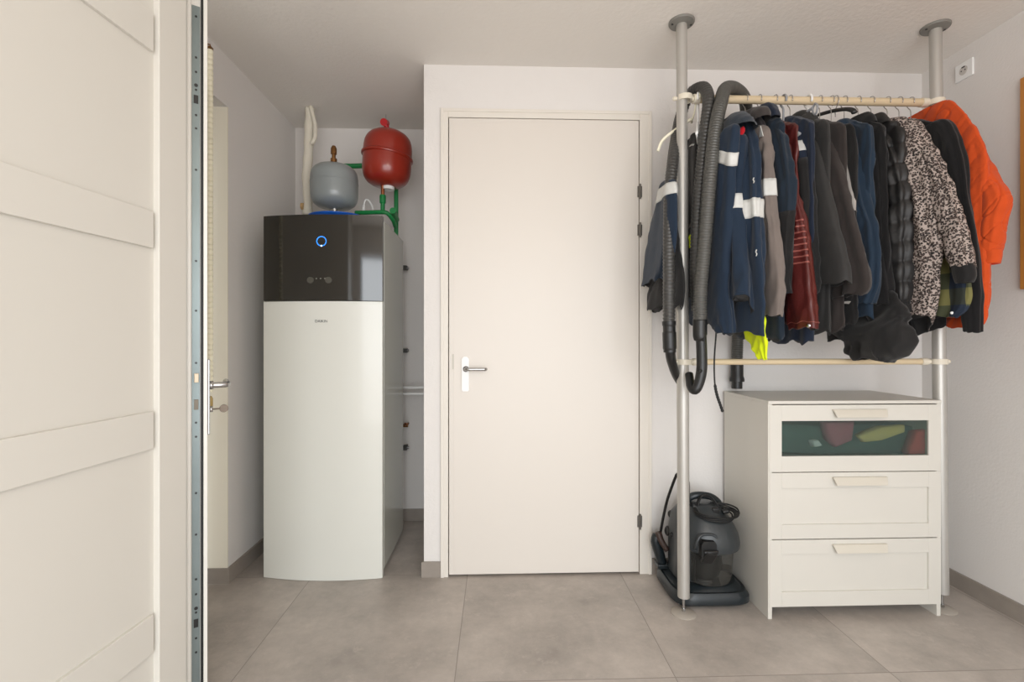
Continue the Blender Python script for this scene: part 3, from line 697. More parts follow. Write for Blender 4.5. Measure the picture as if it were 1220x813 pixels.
def seg(X, l, hb=.035, yaw=0.0):
    """sections from left/right outlines in the plane x = X"""
    out = []
    for q in l:
        a, b, py = q[:3]; x = q[3] if len(q) > 3 else X; h = q[4] if len(q) > 4 else hb
        ra_, rb2 = rat(a), rat(b); rm = (ra_ + rb2) / 2; Y = x / rm
        half = (rb2 - ra_) / 2 * Y
        ha = math.sqrt(max(half * half - (h * .9) ** 2, .0003)) / rm
        ha = min(ha, .26)
        z = H + (HY - py) / F * Y / dfac((a + b) / 2)
        out.append((x, Y, z, ha, h, yaw))
    return out
def torso(X, zt=2.215, zb=1.30, w=.19, hb=.028, yc=2.15, xb=None):
    xb = X if xb is None else xb
    L = [(X, yc, zt, .045, .02, 0), (X, yc, zt - .03, .085, .026, 0), (X, yc, zt - .07, .15, hb, 0), (X, yc, zt - .13, w, hb, 0)]
    for k in (.3, .6, 1.0): L.append((X + (xb - X) * k, yc, zt - .13 + (zb - zt + .13) * k, w * (1 + .03 * k), hb * (1 + .1 * k), 0))
    return L
def back_sleeve(X, zt=2.215, zb=1.42, hb=.022, yc=2.15, w=.19):
    y = yc + w
    return [(X, y - .03, zt - .10, .035, hb, 0), (X, y + .005, zt - .16, .05, hb, 0), (X, y + .03, zt - .4, .05, hb, 0), (X, y + .05, zb, .04, hb, 0)]
GCNT = [0]
def garment(name, label, cat, X, mats, body=None, near=None, far=True, collar=None, zt=2.215, zb=1.30, hb=.028, smooth=True, fold=.011, wr=.0055, nf=2.2, quilt=None, w=.19, yc=2.15, lining=None, cuffs=None, nnear=None, tilts=(0, 0), res=None, nn=40, e_=.85):
    GCNT[0] += 1; sd = GCNT[0] * 1.37
    m = mats; lin_ = lining or BLACKC
    e = empty(name, (X, yc, zt), label, cat, 'clothes hanging on the upper rod')
    bl = Loft(body or torso(X, zt, zb, w, hb, yc), sd, fold, wr, e=e_, nf=nf, quilt=quilt)
    R = {'e': e, 'body': bl}
    if res: bl.res = res
    R['body_o'] = obj('body', bl.mesh(nth=max(56, nn)), [m, lin_], e, smooth)
    for k, nr in enumerate(near or []):
        sl = Loft(nr, sd + .5 + k, fold * .8, wr, nf=1.8, quilt=quilt, tilt=tilts[k]); R['near%d' % k] = sl
        if res: sl.res = res
        R['near%d_o' % k] = obj('sleeve', sl.mesh(nth=nn), [m if not nnear else nnear, lin_], e, smooth)
    if far:
        sl = Loft(back_sleeve(X, zt, max(zb + .1, 1.42), .02, yc, w), sd + .9, fold * .6, wr, quilt=quilt)
        R['far_o'] = obj('sleeve', sl.mesh(), [m, lin_], e, smooth)
    if collar:
        cm, ch_, cw = collar
        cl = Loft([(X, yc, zt + ch_, cw, hb * .9, 0), (X, yc, zt + ch_ * .5, cw * 1.1, hb * 1.05, 0), (X, yc - .0, zt - .02, cw * 1.35, hb * 1.25, 0), (X, yc, zt - .045, cw * 1.5, hb * 1.2, 0)], sd + .2, .004, .003, taper=False)
        R['collar_o'] = obj('collar', cl.mesh(nt=14, nth=40, lining=False), [cm], e, True)
    return R
def part(R, key, bm, m, name='trim', label=None, parent=None):
    return obj(name, bm, m, R[parent] if parent else R['e'], True, label)
# --- 1: navy work jacket swung out at the far left, behind the pole
sA = seg(.765, [(788, 803, 215), (782, 806, 235), (775, 806, 262), (769, 804, 292), (766, 800, 318), (765, 792, 336)], .03)
g1 = garment('work_jacket', 'navy work jacket at the left end, its banded sleeve sticking out past the pole', 'jacket', .955, NAVY,
    body=[(.955, 2.23, 2.15, .03, .02, 0), (.955, 2.25, 2.10, .09, .024, 0), (.955, 2.27, 2.02, .13, .024, 0), (.955, 2.27, 1.75, .14, .024, 0), (.955, 2.27, 1.5, .14, .024, 0), (.955, 2.26, 1.31, .14, .024, 0)], near=[sA], far=False, zt=2.19, yc=2.2)
part(g1, '', g1['near0'].band(.10, .235, .003), REFL, 'reflective_band', parent='near0_o')
# --- 2: black jacket lower at the far left
g2 = garment('jacket', 'black jacket at the left end, its hem showing below the navy sleeve', 'jacket', .83, BLACKC,
    body=seg(.80, [(789, 806, 240), (785, 808, 290), (776, 812, 330), (768, 812, 352), (766, 811, 365), (770, 810, 368)], .022), near=[], far=False, zt=1.8, yc=2.2)
# --- 3: charcoal vest with grey webbing, between pole and hoses
g3 = garment('vest', 'charcoal vest with a pale curved stripe and grey straps, between pole and hoses', 'vest', .905, CHAR,
    body=[(.908, 2.20, 2.17, .04, .014, 0), (.908, 2.22, 2.13, .08, .018, 0), (.905, 2.235, 2.05, .105, .02, 0), (.902, 2.24, 1.8, .115, .02, 0), (.90, 2.24, 1.62, .11, .02, 0), (.90, 2.24, 1.42, .10, .02, 0)], far=False, zt=2.17, yc=2.22)
b_ = g3['body']
sb = B(); tube(sb, [b_.pos(.30, 3.6 + .2, .003), b_.pos(.26, 4.2, .003), b_.pos(.24, 4.8, .003), b_.pos(.25, 5.3, .003)], .006, 8, .01, flat=.5); obj('pale_stripe', sb, REFL, g3['body_o'], True)
for k, (a_, c_) in enumerate((((818, 275), (833, 248)), ((800, 262), (806, 300)), ((803, 300), (806, 345)))):
    p_ = on_x(a_[0], a_[1], .80 if k else .876); q_ = on_x(c_[0], c_[1], .80 if k else .876)
    sb = B(); tube(sb, [p_, (p_ + q_) / 2 + Vector((.01, -.01, .012)), q_], .011, 8, .01, flat=.25); obj('strap', sb, GREYC, g3['e'], True, 'grey webbing strap')
sb = B(); p_ = on_x(822, 281, .874); tube(sb, [p_ + Vector((.02, -.01, .01)), p_, p_ + Vector((0, 0, -.03)), p_ + Vector((-.0, 0, -.055))], .006, 8, .008, flat=.5); tube(sb, [p_ + Vector((-.02, 0, -.012)), p_ + Vector((.01, 0, -.008))], .004, 8, .008)
obj('cord_pull', sb, NEON, g3['e'], True, 'neon yellow cord pull')
# --- 4: navy work jacket with reflective bands
g4 = garment('work_jacket', 'navy work jacket with wide white reflective bands, beside the hanging hoses', 'jacket', 1.045, NAVY,
    body=seg(1.045, [(866, 890, 148, 1.05, .03), (866, 897, 168, 1.05, .034), (868, 902, 195), (870, 904, 235), (868, 906, 290), (862, 907, 340), (860, 907, 372), (862, 906, 398)], .03),
    near=[seg(.955, [(862, 882, 150), (856, 878, 178), (851, 874, 210), (846, 871, 255), (842, 869, 300), (839, 868, 345), (843, 871, 376), (858, 874, 397)], .028),
          seg(.998, [(874, 884, 160), (871, 885, 205), (869, 887, 245), (868, 890, 290), (867, 894, 330), (867, 896, 352), (868, 896, 366)], .035)], zt=2.2, tilts=(.0, .06), wr=.007)
part(g4, '', g4['near0'].band(.15, .22, .003, slant=-.05), REFL, 'reflective_band', parent='near0_o')
part(g4, '', g4['near1'].band(.285, .355, .0025), REFL, 'reflective_band', parent='near1_o')
part(g4, '', g4['body'].band(.455, .51, .0025), REFL, 'reflective_band', parent='body_o')
cl = Loft([(1.035, 2.11, 2.20, .075, .030, 0), (1.03, 2.08, 2.185, .085, .034, 0), (1.01, 2.03, 2.14, .11, .05, 0), (1.0, 1.99, 2.085, .12, .056, 0)], 3.3, .006, .004, taper=False)
part(g4, '', cl.mesh(nt=16, cap=False, lining=False), [NAVYT], 'collar')
sb = B(); q = on_x(884, 156, 1.0); lathe(sb, [(.001, -.022), (.009, -.014), (.012, 0), (.008, .012), (.001, .018)], q, 16, (.1, -.6, 1)); obj('red_lining', sb, REDL, g4['e'], True, 'bright red collar lining')
# small embroidered marks on chest
for py, s in ((222, .8), (283, 1.0)):
    sb = B(); q = g4['body'].pos(.4 if py < 250 else .62, PI * 1.13, .004)
    tube(sb, [q + Vector((0, 0, -.012 * s)), q + Vector((0, -.006, -.004)), q + Vector((0, .002, .004)), q + Vector((0, -.004, .013 * s))], .0022, 6, .004); obj('emblem', sb, REFL, g4['body_o'], True)
# --- 5: dark brown-black and grey work jacket
g5 = garment('work_jacket', 'dark jacket with warm grey sleeve and one white reflective patch at mid sleeve', 'jacket', 1.125, cloth('plum_black', 42, 36, 38),
    body=seg(1.12, [(872, 898, 140, 1.12, .026), (872, 908, 158, 1.12, .03), (874, 912, 185), (878, 913, 225), (880, 913, 290), (880, 911, 330)], .03),
    near=[seg(1.12, [(899, 910, 150), (904, 917, 165), (906, 919, 185), (908, 920, 215), (908, 922, 240), (907, 926, 270), (906, 930, 305), (905, 933, 340), (904, 933, 365), (905, 932, 377)], .024)], nnear=GREYC, zt=2.21)
part(g5, '', g5['near0'].band(.335, .425, .003), REFL, 'reflective_band', parent='near0_o')
part(g5, '', g5['near0'].band(.20, .33, .002, a0=PI * 1.35, a1=PI * 1.8), cloth('plum_black2', 42, 36, 38), 'dark_panel', parent='near0_o')
sb = B(); q = on_x(907, 156, 1.085); prism(sb, [(q.y + .014, q.z - .02), (q.y - .016, q.z - .028), (q.y + .004, q.z + .022)], q.x - .002, q.x + .001, 'x'); obj('white_flash', sb, REFL, g5['e'])
cl = Loft([(1.12, 2.17, 2.238, .085, .03, 0), (1.12, 2.13, 2.22, .11, .038, 0), (1.115, 2.08, 2.185, .12, .044, 0), (1.11, 2.04, 2.145, .10, .04, 0)], 5.1, .006, .003, taper=False)
part(g5, '', cl.mesh(nt=16, lining=False, cap=False), [cloth('ribbed_collar', 58, 52, 50)], 'collar')
# --- 6: navy jacket with black cuffs
g6 = garment('work_jacket', 'plain navy jacket with darker lower sleeve, left of the leather jacket', 'jacket', 1.19, NAVYT,
    body=torso(1.19, 2.22, 1.235, .17, .024), near=[seg(1.19, [(905, 922, 146), (912, 934, 165), (917, 941, 200), (920, 945, 235), (921, 943, 270), (925, 942, 320), (928, 942, 350)], .026)])
part(g6, '', g6['near0'].band(.60, .995, .003, nt=14), BLACKC, 'dark_forearm', parent='near0_o')
cl = Loft([(1.185, 2.16, 2.255, .075, .028, 0), (1.18, 2.13, 2.25, .085, .034, 0), (1.18, 2.11, 2.21, .10, .036, 0), (1.18, 2.09, 2.17, .1, .03, 0)], 6.1, .006, .003, taper=False)
part(g6, '', cl.mesh(nt=16, lining=False, cap=False), [NAVYD], 'collar')
# --- 7: oxblood leather jacket
g7 = garment('leather_jacket', 'oxblood red leather jacket with stitched elbow and a steel snap at the cuff', 'jacket', 1.255, LEATHER,
    body=torso(1.262, 2.205, 1.30, .165, .02), near=[seg(1.245, [(912, 932, 150), (922, 938, 160), (929, 944, 185), (932, 949, 225), (934, 957, 265), (934, 963, 305), (934, 967, 345), (937, 971, 375), (940, 973, 392)], .027)], nf=1.6)
for k in range(8):
    t = .50 + k * .022
    part(g7, '', g7['near0'].band(t, t + .006, .0016, nt=1, a0=PI * .9, a1=PI * 2.1), LEATHERS, 'stitch_line', parent='near0_o')
part(g7, '', g7['near0'].band(.93, .935, .003, nt=1), LEATHERS, 'cuff_seam', parent='near0_o')
q = g7['near0'].pos(.965, PI * 1.2, .002); sb = B(); lathe(sb, [(.001, 0), (.0085, .001), (.0075, .005), (.001, .006)], q, 16, (-.8, -.6, 0)); obj('snap_button', sb, STEEL, g7['near0_o'], True, 'steel snap button')
# --- 8: dark navy/black jacket, white lettering and neon tab
g8 = garment('work_jacket', 'dark navy and black jacket with neon yellow shoulder tab, right of the leather jacket', 'jacket', 1.32, NAVYD,
    body=torso(1.325, 2.225, 1.22, .165, .023), near=[seg(1.32, [(930, 946, 140), (936, 954, 155), (942, 962, 185), (944, 967, 225), (947, 969, 275), (952, 973, 320), (955, 974, 350)], .026)])
part(g8, '', g8['near0'].band(.37, .995, .003, nt=16), BLACKC, 'black_forearm', parent='near0_o')
part(g8, '', g8['near0'].band(.27, .33, .004, a0=PI * 1.0, a1=PI * 2.0), REFL, 'white_print', parent='near0_o')
sb = B(); q = on_x(947, 157, 1.285); box(sb, q.x - .006, q.x + .006, q.y - .012, q.y + .014, q.z - .03, q.z + .016, .004); obj('neon_tab', sb, NEON, g8['e'], True, 'neon yellow tab')
# --- 9: charcoal softshell
g9 = garment('jacket', 'charcoal softshell jacket with a wide smooth sleeve, in the middle of the rod', 'jacket', 1.39, SOFT,
    body=torso(1.395, 2.22, 1.26, .165, .023), near=[seg(1.385, [(934, 962, 137), (950, 970, 150), (956, 982, 195), (958, 991, 240), (961, 1002, 285), (965, 1011, 325), (967, 1012, 339)], .032)], wr=.003, fold=.006, collar=(SOFT, .012, .07))
# --- 10: brown-black windbreaker
g10 = garment('jacket', 'brownish black windbreaker with gathered cuff, behind the charcoal softshell', 'jacket', 1.455, BROWNB,
    body=torso(1.46, 2.21, 1.27, .165, .022), near=[seg(1.445, [(962, 980, 150), (972, 995, 180), (980, 1010, 230), (986, 1022, 280), (989, 1033, 325), (992, 1034, 345), (994, 1028, 353)], .028)], wr=.004)
# --- 11: black and grey jacket
g11 = garment('jacket', 'black jacket with a light grey sleeve stripe, left of the blue jacket', 'jacket', 1.51, BLACKC,
    body=torso(1.515, 2.20, 1.30, .165, .018), near=[seg(1.505, [(972, 992, 150), (986, 1004, 172), (993, 1012, 215), (998, 1020, 260), (993, 1024, 310), (990, 1018, 350), (984, 1012, 363)], .024)])
part(g11, '', g11['near0'].band(.13, .48, .004, nt=10), LGREY, 'grey_stripe', parent='near0_o')
part(g11, '', g11['near0'].band(.93, .995, .003, nt=3), LGREY, 'grey_cuff', parent='near0_o')
# --- 12: steel blue jacket
g12 = garment('jacket', 'steel blue jacket, the only plain blue one right of centre', 'jacket', 1.565, BLUEC,
    body=torso(1.575, 2.21, 1.32, .165, .022), near=[seg(1.56, [(994, 1012, 143), (999, 1018, 158), (1004, 1026, 195), (1009, 1033, 238), (1013, 1043, 270), (1014, 1047, 305), (1014, 1047, 338), (1014, 1040, 362)], .03)])
# --- 13: black wool coat
g13 = garment('coat', 'long plain black wool coat, directly right of the blue jacket', 'coat', 1.635, BLACKW,
    body=torso(1.64, 2.215, 1.22, .175, .024), near=[seg(1.635, [(1010, 1030, 144), (1016, 1042, 165), (1020, 1050, 210), (1024, 1054, 260), (1026, 1059, 320), (1028, 1064, 364)], .03)], collar=(BLACKW, .015, .08))
# --- 14: black puffer
def puffq(p, t, th): return .015 * abs(math.sin((p.z + .25 * p.y) * PI / .085)) ** .6 - .010
g14 = garment('puffer_jacket', 'black quilted puffer jacket left of the leopard print jacket', 'jacket', 1.695, PUFF, res=.006,
    body=torso(1.705, 2.215, 1.27, .175, .026), near=[seg(1.695, [(1036, 1052, 146), (1042, 1062, 165), (1047, 1073, 192), (1050, 1081, 230), (1053, 1083, 285), (1056, 1084, 335), (1060, 1082, 372)], .03)], quilt=puffq, collar=(PUFF, .012, .08))
# --- 15: bulky black waterproof hanging lowest
g15 = garment('rain_jacket', 'crumpled black waterproof jacket, its bulky lower end hanging lowest of all', 'jacket', 1.56, BLACKC,
    body=seg(1.63, [(984, 1062, 348, 1.635, .012), (978, 1064, 364, 1.635, .018), (978, 1072, 378, 1.63, .032), (983, 1077, 390, 1.61, .05), (1004, 1078, 402, 1.6, .058), (1012, 1078, 412, 1.6, .058), (1014, 1073, 422, 1.6, .05), (1022, 1062, 430, 1.6, .03)], .05), far=False, zt=2.1, wr=.02, fold=.005, nf=2.0, e_=.55)
# --- 16: leopard jacket
g16 = garment('leopard_jacket', 'leopard print jacket with two patterned sleeves and black cuff', 'jacket', 1.765, LEO,
    body=torso(1.775, 2.225, 1.42, .165, .026), far=True,
    near=[seg(1.755, [(1046, 1076, 143), (1056, 1089, 160), (1070, 1103, 198), (1078, 1110, 230), (1082, 1118, 270), (1078, 1120, 305), (1072, 1117, 345), (1070, 1112, 372), (1076, 1108, 388)], .034),
          seg(1.785, [(1072, 1092, 142), (1086, 1107, 168), (1100, 1124, 200), (1112, 1140, 240), (1122, 1151, 278), (1132, 1160, 318)], .03)], wr=.006, tilts=(.045, 0), fold=.012)
part(g16, '', Loft(seg(1.785, [(1134, 1160, 315), (1135, 1162, 322), (1137, 1163, 331), (1139, 1160, 337)], .026), 8, .003, .002, taper=False).mesh(nt=8), [BLACKC, BLACKC], 'cuff', 'black rib cuff')
# --- 17: plaid shirt
g17 = garment('flannel_shirt', 'olive and navy plaid flannel shirt showing below the leopard print jacket', 'shirt', 1.835, PLAID,
    body=[(1.835, 2.13, 2.2, .05, .016, 0), (1.835, 2.13, 2.14, .06, .018, 0)] + seg(1.835, [(1078, 1104, 200), (1088, 1124, 255), (1102, 1146, 305), (1110, 1155, 345), (1108, 1152, 366), (1109, 1140, 378)], .018), far=False, wr=.002)
q = g17['body'].pos(.93, PI * 1.3, .002)
sb = B(); lathe(sb, [(.001, 0), (.006, .001), (.005, .003), (.001, .003)], q, 12, (-.7, -.7, 0)); obj('button', sb, WHITEPL, g17['body_o'], True)
# --- 18: black knit
g18 = garment('sweater', 'plain black sweater with a long thin sleeve, in front of the orange jacket', 'sweater', 1.89, BLACKW,
    body=torso(1.885, 2.215, 1.27, .165, .018, yc=2.14), near=[seg(1.89, [(1098, 1126, 146), (1108, 1138, 158), (1117, 1150, 195), (1124, 1156, 240), (1132, 1163, 290), (1140, 1168, 335), (1146, 1171, 375), (1147, 1172, 396)], .025)], collar=None, wr=.003, w=.165)
# --- 19: orange quilted jacket
def oq(p, t, th):
    a = abs(math.sin((p.z * 1.2 + p.y * 1.6) * PI / .11)); b2 = abs(math.sin((p.z * 1.5 - p.y * 1.1 + .6 * noise.noise(p * 4)) * PI / .17))
    return -.0045 * (math.exp(-(a / .085) ** 2) + math.exp(-(b2 / .07) ** 2)) + .0015 * (a + b2)
g19 = garment('quilted_jacket', 'bright orange quilted jacket at the right end, nearest the right wall', 'jacket', 1.95, ORANGE,
    body=[(1.945, 2.15, 2.268, .095, .016, 0)] + seg(1.95, [(1084, 1132, 133, 1.945, .017), (1090, 1150, 152, 1.95, .02), (1108, 1172, 190, 1.955, .022), (1122, 1176, 240, 1.96, .03), (1134, 1177, 300, 1.96, .032), (1138, 1177, 350, 1.96, .03), (1128, 1174, 378, 1.955, .024), (1118, 1170, 388, 1.955, .02)], .02),
    near=[seg(1.985, [(1118, 1142, 140), (1134, 1160, 165), (1148, 1176, 190), (1158, 1190, 215), (1164, 1203, 240), (1167, 1199, 262), (1166, 1195, 288), (1166, 1192, 300)], .036)], far=False, quilt=oq, lining=ORANGEL, wr=.003, fold=.004, res=.0045, nn=110)
part(g19, '', Loft(seg(1.985, [(1166, 1193, 298), (1166, 1193, 306), (1166, 1191, 315)], .033), 9, .001, .001, taper=False).mesh(nt=8), [ORANGE, ORANGEL], 'cuff', 'plain orange cuff')
# --- 20: neon yellow tip and 21: black hem pieces
g20 = garment('safety_vest', 'neon yellow safety garment, its tip hanging below the navy work jacket', 'vest', 1.085, NEON,
    body=[(1.085, 2.12, 1.9, .05, .012, 0), (1.085, 2.1, 1.5, .07, .012, 0)] + seg(1.085, [(884, 909, 380), (886, 911, 398), (893, 913, 412), (902, 914, 424), (906, 913, 428)], .012), far=False, zt=1.9, lining=NEON, wr=.005)
# ================================================================ HANGERS
def hanger(kind):
    h = empty('clothes_hanger', (0, 0, 0), 'x', 'clothes hanger', 'hangers on the upper rod')
    o = Vector((0, 0, 0)); hk_ = B(); R_ = .0225 if kind != 'plastic' else .025
    pts = [o + Vector((0, R_ * math.cos(t), R_ * math.sin(t))) for t in [math.radians(a) for a in range(-30, 215, 20)]]
    pts = pts[::-1] if False else pts
    tail = [o + Vector((0, R_ * math.cos(math.radians(-60)), R_ * math.sin(math.radians(-60)) - .004)), o + Vector((0, .0, -R_ - .02)), o + Vector((0, 0, -.108))]
    tube(hk_, tail[::-1] + pts, .0018 if kind == 'wire' else .0048, 8, .006)
    obj('hook', hk_, STEEL if kind == 'wire' else (WHITEPL if kind == 'plastic' else mat('grey_hanger_plastic', rgb(150, 152, 156), .4)), h, True)
    am = B(); rr_ = .0035 if kind == 'wire' else .006
    tube(am, [o + Vector((0, -.115, -.20)), o + Vector((0, -.07, -.165)), o + Vector((0, 0, -.108)), o + Vector((0, .07, -.165)), o + Vector((0, .115, -.20))], rr_, 8, .02)
    tube(am, [o + Vector((0, -.115, -.20)), o + Vector((0, 0, -.202)), o + Vector((0, .115, -.20))], rr_ * .7, 8, .03)
    obj('arms', am, STEEL if kind == 'wire' else (WHITEPL if kind == 'plastic' else bpy.data.materials['grey_hanger_plastic']), h, True)
    return h
def copy_hanger(src, X, rz, label, dy=0):
    c_ = src.copy(); COL.objects.link(c_)
    for k in src.children:
        d_ = k.copy(); COL.objects.link(d_); d_.parent = c_
    c_.location = (X, PY + dy, RZ); c_.rotation_euler = (0, 0, rz); c_['label'] = label
    return c_
proto = {k: hanger(k) for k in ('wire', 'plastic', 'greyplastic')}
LISTH = [('wire', 1.015, .0, 'wire hanger hook carrying the navy work jacket with reflective bands'),
 ('wire', 1.12, .05, 'wire hanger hook carrying the dark jacket with the warm grey sleeve'),
 ('wire', 1.185, -.04, 'wire hanger hook carrying the plain navy jacket left of the leather one'),
 ('wire', 1.255, .06, 'wire hanger hook carrying the oxblood leather jacket'),
 ('wire', 1.325, -.03, 'wire hanger hook carrying the jacket with the neon shoulder tab'),
 ('greyplastic', 1.295, .02, 'thick grey plastic hanger hook in the middle left of the rod'),
 ('plastic', 1.41, .03, 'thick white plastic hanger hook above the charcoal softshell'),
 ('wire', 1.462, -.05, 'wire hanger hook carrying the brownish black windbreaker'),
 ('wire', 1.515, .02, 'wire hanger hook carrying the black jacket with grey stripe'),
 ('wire', 1.575, .05, 'wire hanger hook carrying the steel blue jacket'),
 ('wire', 1.64, -.04, 'wire hanger hook carrying the black wool coat'),
 ('wire', 1.70, .04, 'wire hanger hook carrying the black puffer jacket'),
 ('wire', 1.775, -.03, 'wire hanger hook carrying the leopard print jacket'),
 ('wire', 1.83, .05, 'wire hanger hook carrying the plaid flannel shirt'),
 ('wire', 1.885, -.04, 'wire hanger hook carrying the black sweater')]
used = set()
for kd, X, rz, lb in LISTH:
    if kd not in used:
        used.add(kd); h = proto[kd]; h.location = (X, PY, RZ); h.rotation_euler = (0, 0, rz); h['label'] = lb
    else: copy_hanger(proto[kd], X, rz, lb)
copy_hanger(proto['plastic'], .905, -.45, 'white plastic hanger hook next to the left pole')
copy_hanger(proto['plastic'], .955, .1, 'white plastic hanger hook just left of the hanging hoses')
# the cream hanger end poking out left of the pole
hb_ = empty('clothes_hanger', on_y(800, 155, 2.18), 'empty cream plastic hanger, its arm poking out left of the pole', 'clothes hanger')
m_ = B(); a_ = on_y(784, 180, 2.2); b_ = on_y(789, 168, 2.2); c_ = on_y(803, 156, 2.19); d_ = on_y(822, 143, 2.17)
tube(m_, [a_, b_, c_, d_, Vector((.905, 2.21, 2.235))], .0075, 10, .01, flat=.8); obj('arm', m_, CREAM, hb_, True)
m_ = B(); e0 = Vector((.905, 2.21, 2.235)); tube(m_, [e0, e0 + Vector((0, -.03, .03)), Vector((.905, PY + .024, RZ - .005)), Vector((.905, PY + .012, RZ + .022)), Vector((.905, PY - .014, RZ + .02)), Vector((.905, PY - .023, RZ - .005))], .004, 10, .006); obj('hook', m_, CREAM, hb_, True)
# grey belt-loop hanger lying over the softshell
gh = empty('clothes_hanger', on_x(970, 131, 1.40), 'grey plastic hanger end with an oval loop above the charcoal softshell', 'clothes hanger')
q = on_x(971, 130, 1.39); m_ = B()
tube(m_, [q + Vector((0, .0, .024)), q + Vector((0, -.014, .012)), q + Vector((0, -.016, -.008)), q + Vector((0, -.004, -.024)), q + Vector((0, .012, -.012)), q + Vector((0, .015, .010)), q + Vector((0, 0, .024))], .0045, 8, .005); obj('loop', m_, bpy.data.materials['grey_hanger_plastic'], gh, True)
m_ = B(); tube(m_, [q + Vector((0, .012, .012)), q + Vector((-.01, .07, .006)), q + Vector((-.02, .15, -.02))], .006, 8, .01); obj('arm', m_, bpy.data.materials['grey_hanger_plastic'], gh, True)
bh_ = empty('clothes_hanger', on_x(1000, 133, 1.5), 'broad black hanger with rounded shoulder tops above the blue jacket', 'clothes hanger')
a_ = on_x(975, 137, 1.50); b_ = on_x(1008, 130, 1.55); m_ = B()
tube(m_, [a_, (a_ + b_) / 2 + Vector((0, 0, .004)), b_, b_ + Vector((.008, -.03, -.02)), b_ + Vector((.008, -.04, -.035))], .012, 12, .01, flat=.6); obj('arm', m_, BLACKPL, bh_, True)
m_ = B(); q = Vector((1.535, PY, RZ)); tube(m_, [q + Vector((0, .02, -.012)), q + Vector((0, .012, .02)), q + Vector((0, -.012, .02)), q + Vector((0, -.022, -.008)), q + Vector((0, 0, -.04)), q + Vector((0, 0, -.07))], .002, 8, .005); obj('hook', m_, STEEL, bh_, True)
# ================================================================ HOSES
def corr(r, per, amp): return lambda s, t: r * (1 + amp * (2 * abs(math.sin(PI * s / per)) - 1))
h1 = empty('vacuum_hose', on_y(797, 390, 2.07), 'grey vacuum hose draped over the rod, its wand end left of the pole', 'hose', 'vacuum hoses draped over the rod')
P1 = [on_y(797, 386, 2.07), on_y(797, 340, 2.07), on_y(797, 280, 2.08), on_y(798, 230, 2.09), on_y(802, 190, 2.13), on_y(806.5, 160, 2.20), on_y(812, 135, 2.235), on_y(822, 112, 2.20), on_y(838, 104.5, 2.12), on_y(844, 120, 2.06), on_y(841, 150, 2.045), on_y(836, 200, 2.045), on_y(831, 260, 2.05), on_y(829.5, 320, 2.055), on_y(831, 370, 2.06)]
m_ = B(); tube(m_, P1, corr(.0245, .0155, .07), 18, .0032); obj('hose_tube', m_, HOSED, h1, True)
m_ = B(); tube(m_, [on_y(797, 383, 2.07), on_y(798, 420, 2.07)], lambda s, t: .029 if t < .15 or .35 < t < .9 else .0265, 18, .004); obj('connector', m_, BLACKPL, h1, 'auto')
m_ = B(); tube(m_, [on_y(798, 416, 2.07), on_y(800, 430, 2.09), on_y(805, 446, 2.14), on_y(812, 458, 2.19), on_y(820, 464, 2.2)], lambda s, t: .022 - .006 * t, 16, .008); obj('wand', m_, BLACKPL, h1, True)
h2 = empty('vacuum_hose', on_y(834, 386, 2.0), 'grey ribbed vacuum hose with a curved black handle, right of the pole', 'hose', 'vacuum hoses draped over the rod')
P2 = [on_y(876, 440, 2.40), on_y(878, 400, 2.40), on_y(876, 330, 2.40)]
P2b = [on_y(878, 432, 2.465), on_y(879, 400, 2.465), on_y(881, 340, 2.465), on_y(884, 250, 2.46), on_y(887, 180, 2.44), on_y(889, 140, 2.35), on_y(887, 118, 2.24), on_y(876, 106, 2.16), on_y(864, 106, 2.08), on_y(859, 122, 2.02), on_y(853, 150, 1.99), on_y(847, 200, 1.98), on_y(842.5, 250, 1.985), on_y(838.5, 300, 1.99), on_y(834.5, 345, 1.99), on_y(834, 383, 1.99)]
m_ = B(); tube(m_, P2b, corr(.0265, .0115, .075), 18, .0026); obj('hose_tube', m_, HOSEM, h2, True)
m_ = B(); tube(m_, [on_y(834, 381, 1.99), on_y(834, 400, 1.99), on_y(835, 402, 1.99)], .0285, 18, .006)
tube(m_, [on_y(835, 396, 1.99), on_y(836, 420, 1.99), on_y(836, 440, 1.99), on_y(833, 456, 1.99), on_y(828, 465, 1.995), on_y(823, 460, 2.02), on_y(821, 446, 2.06)], lambda s, t: .0215 - .010 * max(0, t - .55), 16, .007); obj('handle', m_, BLACKPL, h2, True)
m_ = B(); q = on_y(834, 442, 1.968); lathe(m_, [(.001, .006), (.008, .004), (.010, -.01)], q, 12, (0, -1, 0)); obj('air_slider', m_, BLACKR, h2, True)
m_ = B(); lathe(m_, [(.031, 0), (.031, -.07), (.036, -.085), (.036, -.098), (.026, -.10), (.026, -.135), (.02, -.135)], on_y(878, 432, 2.465), 24); obj('cuff', m_, BLACKPL, h2, 'auto')
# thin cord with a tip
m_ = B(); tube(m_, [on_y(855, 372, 2.05), on_y(853, 400, 2.05), on_y(851, 430, 2.05), on_y(851.5, 455, 2.05), on_y(854, 470, 2.05), on_y(858, 482, 2.05), on_y(861, 491, 2.05)], lambda s, t: .0036 if t < .72 else .0036 + .0025 * abs(math.sin(s * 260)) + .001, 8, .004)
tag(obj('power_cord', m_, BLACKR, None, True), 'thin black cord with a ribbed tip dangling over the left corner of the chest', 'cord')
